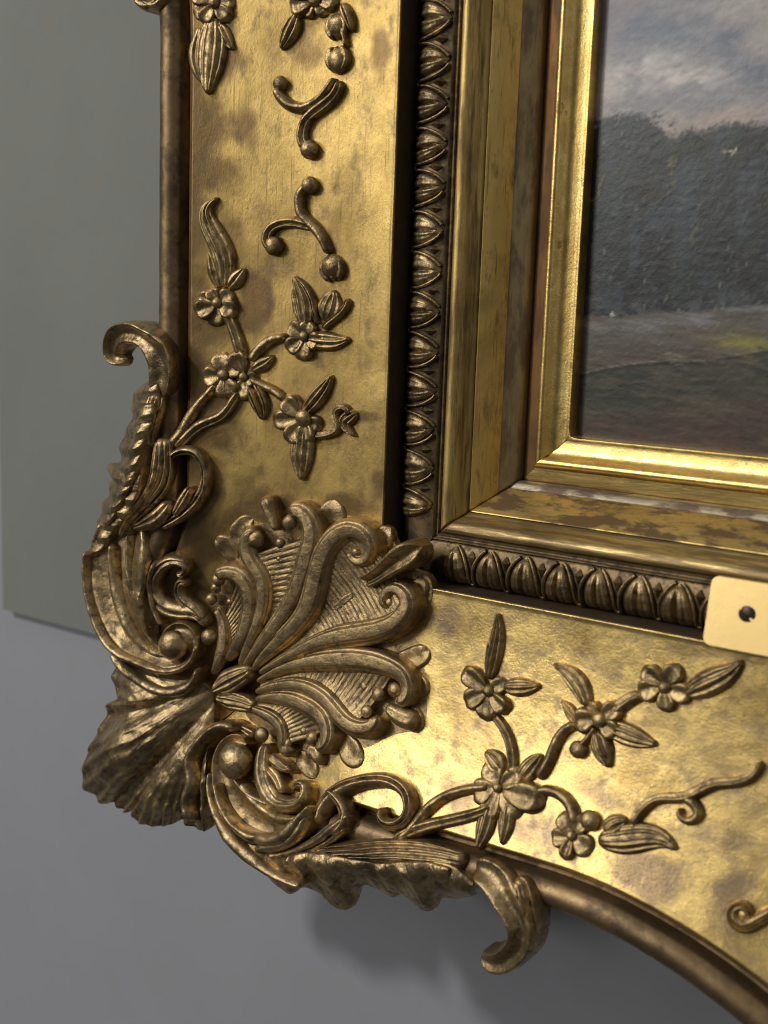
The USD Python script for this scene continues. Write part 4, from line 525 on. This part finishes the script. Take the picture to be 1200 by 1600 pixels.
def folded_leaf(rootc, outline, folds, seed=9):
    o = np.asarray(outline, float)[:, :2]; c = np.concatenate([[0], np.cumsum(np.linalg.norm(np.diff(o, axis=0), axis=1))]); c /= c[-1]
    nb, nr = 300, 46
    bb = np.linspace(0, 1, nb); oc = np.stack([np.interp(bb, c, o[:, k]) for k in (0, 1)], 1)
    k5 = np.ones(3) / 3; oc = np.stack([np.convolve(np.pad(oc[:, k], 1, 'edge'), k5, 'valid') for k in (0, 1)], 1)
    r = np.linspace(0.0, 1, nr)[:, None]
    rc = np.asarray(rootc, float)[:, :2]; root = CubicSpline(np.linspace(0, 1, len(rc)), rc)(bb)
    swirl = 0.9 * np.sin(np.pi * r)                               # the folds bend as they run out
    P = root[None] * (1 - r[..., None]) + oc[None] * r[..., None]
    e = oc - root; perp = np.stack([-e[:, 1], e[:, 0]], 1) / (np.linalg.norm(e, axis=1)[:, None] + 1e-6)
    P = P + perp[None] * (swirl * 1.6)[..., None]
    lift = 3.0 + 3.0 * np.sin(np.pi * np.clip(r, 0, 1) ** 0.8) - 8.5 * r ** 2.6 + 0 * bb[None]
    for (b0, sg, A) in folds:
        lift = lift + A * np.exp(-((bb[None] - c[int(b0)] - (b0 % 1) * 0.03) / sg) ** 2) * np.clip(r * 1.4, 0, 1) * (1 - 0.6 * r ** 3)
    lift = lift + 2.0 * np.clip((r - 0.84) / 0.16, 0, 1) ** 2 + 0.7 * np.sin(2 * np.pi * bb * 13 + 4 * np.sin(bb * 14))[None] * np.clip(r * 1.8 - 0.5, 0, 1)
    lift = lift + 0.75 * np.sin(2 * np.pi * bb * 27 + 5 * np.sin(bb * 9))[None] * np.clip(r * 2.2 - 1.1, 0, 1) ** 1.2
    X, Z = P[..., 0], P[..., 1]
    N = normal(X, Z); top = np.stack([X, surf(X, Z), Z], -1) + N * lift[..., None]
    top = top + N * (rough(top, 1.1, 0.2, seed) + rough(top, 0.45, 0.6, seed + 3))[..., None] * np.clip(r * 3, 0.2, 1)[..., None]
    bot = top[::-1] - N[::-1] * 2.6 - N[::-1] * 4.0 * (1 - r[::-1, :, None])
    ring = np.concatenate([top, bot], 0).transpose(1, 0, 2)
    return fix(loft(ring))
part('leaf_blade', folded_leaf(D['LROOTC'], D['LEAFOUT'], [(1, .04, 2.0), (2.5, .04, -2.2), (4, .035, 2.6), (6, .035, -3.0), (10, .085, 6.0), (15, .035, -3.0), (19, .055, 3.0), (23, .03, -3.6), (26, .045, 3.6)]), AC, AL)
for i, (pts, w, h, l) in enumerate(D['LEAFROLL']):
    part('rolled_edge', ribbon(pts, w, h, s_round, nu=13, sink=5, seed=720 + i), AC, AL)
for i, (pts, w, h, l) in enumerate(D['SPRIG']):
    part('acanthus_sprig', ribbon([(p[0], p[1], l) for p in pts], w, h, s_groove, nu=15, sink=2, seed=730 + i), AC, FR)

for pts in D['TOP']:
    part('leaf_lobe', ribbon([(p[0], p[1], 1.0) for p in pts], [1.5, 2.4, 1.4], 3.0, s_leaf(1, 0.3), nu=13, sink=4, amp=0.3, seed=777), AC, FR)
# ------------------------------------------------------------------ name plate
NP = thing('name_plate', FR, label='blank pale cream name plate screwed over the lower moulding')
import shapely
from shapely.geometry import box as sbox
import trimesh
pl = sbox(94.2 + 2, -11.8 + 2, 190 - 2, 5.8 - 2).buffer(2.0, quad_segs=6)
pm = trimesh.creation.extrude_polygon(pl, 1.5); v = np.array(pm.vertices)
part('plate', (np.stack([v[:, 0], -9.3 + v[:, 2] + 0.19 * v[:, 1], v[:, 1]], -1), np.array(pm.faces)[:, ::-1]), M['plate'], NP, smooth=30)
for x in (D['SCREW'][0], 284.4 - D['SCREW'][0]):
    s = trimesh.creation.icosphere(subdivisions=4, radius=1.0).vertices * [2.3, 0.9, 2.3]
    f = trimesh.creation.icosphere(subdivisions=4, radius=1.0).faces
    s = np.where((np.abs(s[:, 0:1] * 0.6 + s[:, 2:3] * 0.8) < 0.32) & (s[:, 1:2] < 0), s + [0, 0.45, 0], s)
    part('screw', (s + [x, -9.1 + 0.19 * D['SCREW'][1], D['SCREW'][1]], f), M['screw'], NP, smooth=60)

# ------------------------------------------------------------------ the painting: a dark wooded landscape, pigment as colour per vertex on a board with raised strokes
PN = D['PAINT']
nx, nz = 330, 560
gx = np.linspace(33.0, 200.0, nx); gz = np.linspace(33.0, 300.0, nz)
X, Z = np.meshgrid(gx, gz)
def fb(sx, sz, o=4, s=0): return meshkit.fbm(np.stack([X / sx, Z / sz, 0 * X + 3.3 * s], -1), o, s)
def srgb(c): c = np.array(c, float) / 255; return np.where(c <= 0.04045, c / 12.92, ((c + 0.055) / 1.055) ** 2.4)
def curve(pts, amp, sc, s):
    p = np.array(sorted(pts)); return np.interp(X, p[:, 0], p[:, 1]) + amp * (meshkit.fbm(np.stack([X / sc, Z / sc, 0 * X + s], -1), 4, s) - 0.5) * 2
def lay(col, c, a): return col * (1 - a[..., None]) + np.asarray(c)[None, None] * a[..., None]
def sm(x, a, b): t = np.clip((x - a) / (b - a), 0, 1); return t * t * (3 - 2 * t)
GAIN = 1.1
warp = fb(14, 9, 4, 5)
n1, n2, n3 = fb(26, 15, 5, 1), fb(9, 6, 5, 2), fb(2.2, 1.6, 4, 3)
col = np.broadcast_to(srgb((164, 156, 154)), X.shape + (3,)).copy()
col = lay(col, srgb((120, 123, 132)), sm(n1, 0.48, 0.62) * 0.7)
zt = np.array(PN['blue'])
for (bx, bz) in PN['blue']: col = lay(col, srgb((98, 106, 124)), np.exp(-(((X - bx) / 9) ** 2 + ((Z - bz) / 6) ** 2)) * sm(n2, 0.30, 0.6))
col = lay(col, srgb((128, 118, 128)), sm(fb(30, 20, 5, 7), 0.50, 0.62) * 0.7)
for (bx, bz) in PN['cloud']: col = lay(col, srgb((214, 206, 200)), np.exp(-(((X - bx) / 6.5) ** 2 + ((Z - bz) / 3.2) ** 2)) * sm(n2, 0.36, 0.62))
for (bx, bz) in PN['pink']: col = lay(col, srgb((172, 152, 142)), 0.6 * np.exp(-(((X - bx) / 8) ** 2 + ((Z - bz) / 3.0) ** 2)))
strk = fb(5.5, 1.3, 4, 21); col = col * (1 + 0.34 * (strk - 0.5))[..., None]
tree = curve(PN['tree'], 1.3, 2.6, 9); base = curve(PN['base'], 0.8, 5, 10); bank = curve(PN['bank'], 0.35, 6, 11)
tm = sm(tree - Z, -0.9, 1.0)
tc = np.broadcast_to(srgb((48, 56, 60)), X.shape + (3,)).copy()
tc = lay(tc, srgb((24, 29, 34)), sm(fb(6, 20, 5, 12), 0.45, 0.60))
tc = lay(tc, srgb((72, 82, 98)), sm(fb(4.5, 11, 5, 13), 0.53, 0.70) * 0.6)
tc = lay(tc, srgb((50, 68, 56)), sm(fb(7, 10, 5, 14), 0.56, 0.70) * 0.7)
tc = lay(tc, srgb((92, 88, 84)), sm(fb(1.6, 2.6, 4, 15), 0.62, 0.78) * 0.55)
tc = lay(tc, srgb((104, 108, 116)), np.exp(-((Z - base - 1.5) / 3.0) ** 2) * sm(fb(3, 5, 4, 33), 0.48, 0.66) * 0.6)
tc = lay(tc, srgb((60, 47, 42)), sm(fb(6, 6, 5, 16), 0.58, 0.72) * 0.4)
tc = tc * 0.60
col = lay(col, (0, 0, 0), tm) + tc * tm[..., None]
fm = sm(base - Z, -0.5, 0.8)
fc = np.broadcast_to(srgb((94, 87, 80)), X.shape + (3,)).copy()
fc = lay(fc, srgb((122, 122, 126)), np.exp(-((base - Z - 3) / 3.0) ** 2) * sm(fb(14, 2.5, 5, 17), 0.4, 0.62))
fc = lay(fc, srgb((74, 66, 58)), sm(fb(18, 3, 5, 18), 0.46, 0.66) * 0.8)
fc = lay(fc, srgb((140, 132, 60)), np.exp(-(((X - PN['yellow'][0][0]) / 9) ** 2 + ((Z - PN['yellow'][0][1]) / 1.9) ** 2)) * 0.9)
bm = sm(bank - Z, -0.3, 0.3)
bc = np.broadcast_to(srgb((70, 68, 60)), X.shape + (3,)).copy()
dz = bank - Z
bc = lay(bc, srgb((44, 50, 46)), np.exp(-((dz - 7) / 5) ** 2) * sm(fb(22, 5, 4, 19), 0.35, 0.6))
bc = lay(bc, srgb((78, 62, 58)), sm(dz, 10, 17) * (0.4 + 0.6 * sm(n2, 0.4, 0.6)))
bc = lay(bc, srgb((96, 88, 74)), sm(fb(12, 2, 5, 20), 0.56, 0.7) * 0.5)
fc = lay(fc, (0, 0, 0), bm) + bc * bm[..., None]
fc = lay(fc, srgb((34, 36, 32)), np.exp(-((dz - 0.5) / 0.55) ** 2) * 0.8)
fc = lay(fc, srgb((128, 124, 110)), np.exp(-((dz + 0.35) / 0.22) ** 2) * sm(fb(10, 10, 3, 22), 0.42, 0.6) * 0.8)
col = lay(col, (0, 0, 0), fm) + fc * fm[..., None]
hgt = 0 * X
pr = np.random.RandomState(5)
dx, dzz = gx[1] - gx[0], gz[1] - gz[0]
def dab(bx, bz, L, W, ang, c, a, h):
    """One stroke of the brush: an uneven ellipse of pigment with a ridged edge."""
    r = 1.3 * L; i0, i1 = np.searchsorted(gx, [bx - r, bx + r]); j0, j1 = np.searchsorted(gz, [bz - r, bz + r])
    if i1 - i0 < 2 or j1 - j0 < 2: return
    xx, zz = X[j0:j1, i0:i1] - bx, Z[j0:j1, i0:i1] - bz
    p_, q_ = xx * np.cos(ang) + zz * np.sin(ang), -xx * np.sin(ang) + zz * np.cos(ang)
    q_ = q_ + 0.12 * L * np.sin(p_ / L * 2.2)
    bristle = 0.75 + 0.25 * np.sin(q_ / W * 7 + 3 * np.sin(p_ / L * 3))
    m_ = np.clip(1.25 - (p_ / L) ** 2 - (q_ / W) ** 2, 0, 1) * bristle
    col[j0:j1, i0:i1] = col[j0:j1, i0:i1] * (1 - a * m_[..., None]) + np.asarray(c) * (a * m_[..., None])
    hgt[j0:j1, i0:i1] += h * (m_ - 0.6 * m_ ** 3)
def at_grid(A, x, z): return A[min(nz - 1, max(0, int((z - gz[0]) / dzz))), min(nx - 1, max(0, int((x - gx[0]) / dx)))]
for k in range(5200):
    x, z = pr.uniform(33, 150), pr.uniform(33, 190)
    base_c = at_grid(col, x + pr.randn() * 1.5, z + pr.randn() * 1.0); tr, gr = at_grid(tm, x, z), at_grid(fm, x, z)
    v_ = 1 + 0.16 * pr.randn()
    if gr > 0.5: dab(x, z, pr.uniform(1.5, 5), pr.uniform(0.25, 0.6), 0.12 * pr.randn() + 0.05, base_c * v_ * (1 + 0.05 * pr.randn(3)), 0.75, 0.08)
    elif tr > 0.5:
        c_ = base_c * v_ * (1 + 0.10 * pr.randn(3))
        if pr.rand() < 0.14: c_ = srgb([(92, 98, 108), (82, 84, 60), (74, 86, 72), (104, 100, 94)][pr.randint(4)]) * pr.uniform(0.6, 1.0)
        if pr.rand() < 0.16: c_ = srgb((24, 27, 30))
        dab(x, z, pr.uniform(0.6, 1.7), pr.uniform(0.25, 0.6), 1.4 + 0.7 * pr.randn(), c_, 0.8, 0.10)
    else: dab(x, z, pr.uniform(1.5, 4.5), pr.uniform(0.4, 0.9), 0.25 + 0.35 * pr.randn(), base_c * (1 + 0.07 * pr.randn()) * (1 + 0.02 * pr.randn(3)), 0.7, 0.07)
for (bx, bz) in PN['tree']:                                        # leaves breaking the skyline
    for q in range(14):
        dab(bx + pr.randn() * 2.6, bz + pr.randn() * 0.8 - 0.3, pr.uniform(0.5, 1.3), pr.uniform(0.25, 0.5), pr.uniform(0, 3.1), srgb((52, 56, 60)) * pr.uniform(0.6, 1.3), 0.75, 0.08)
for k, (bx, bz) in enumerate(PN['spots']):
    for q in range(3 if k < 3 else 1):
        dab(bx + 0.5 * pr.randn() * (k < 3), bz + 0.5 * pr.randn() * (k < 3), 0.9 if k < 3 else pr.uniform(0.6, 1.3), 0.35, 1.57 if k > 2 else pr.uniform(0, 3), srgb((200, 196, 178)) * (0.9 if k < 2 else 0.42), 0.9 if k < 2 else 0.6, 0.15)
for (bx, bz) in PN['yellow'][1:]:
    for q in range(5): dab(bx + pr.randn() * 0.8, bz + pr.randn() * 1.8, pr.uniform(0.7, 1.6), 0.4, 1.5 + 0.4 * pr.randn(), srgb((112, 108, 62)) * pr.uniform(0.6, 1.0), 0.7, 0.08)
col = col * (1 + 0.30 * (n3 - 0.5) + 0.20 * (fb(0.9, 0.6, 3, 30) - 0.5))[..., None] * GAIN
Yp = 28.6 - 0.05 * (n3 - 0.5) - 0.05 * (strk - 0.5) - 0.05 * (fb(0.9, 0.7, 3, 31) - 0.5) - 0.20 * np.clip(hgt, -0.1, 0.3)
v, f = grid(np.stack([X, Yp, Z], -1), True)
# board behind the paint
PT = thing('painting', label='small dark oil landscape of trees below a cloudy sky set in the frame', category='painting')
i0 = len(v); nb = np.array([[33, 33.5, 33], [200, 33.5, 33], [200, 33.5, 300], [33, 33.5, 300]], float)
cm = usdkit.mesh(stage, PT + '/painted_board', (v / 1000 + [0, 0, H0], f), M['paint'], smooth=True)
UsdGeom.PrimvarsAPI(cm).CreatePrimvar('pigment', Sdf.ValueTypeNames.Color3fArray, 'vertex').Set([Gf.Vec3f(*map(float, c)) for c in np.clip(col.reshape(-1, 3), 0, 1)])
part('stretcher', box(20, 210, 30.2, 36, 20, 310), M['screw'], PT, smooth=False)
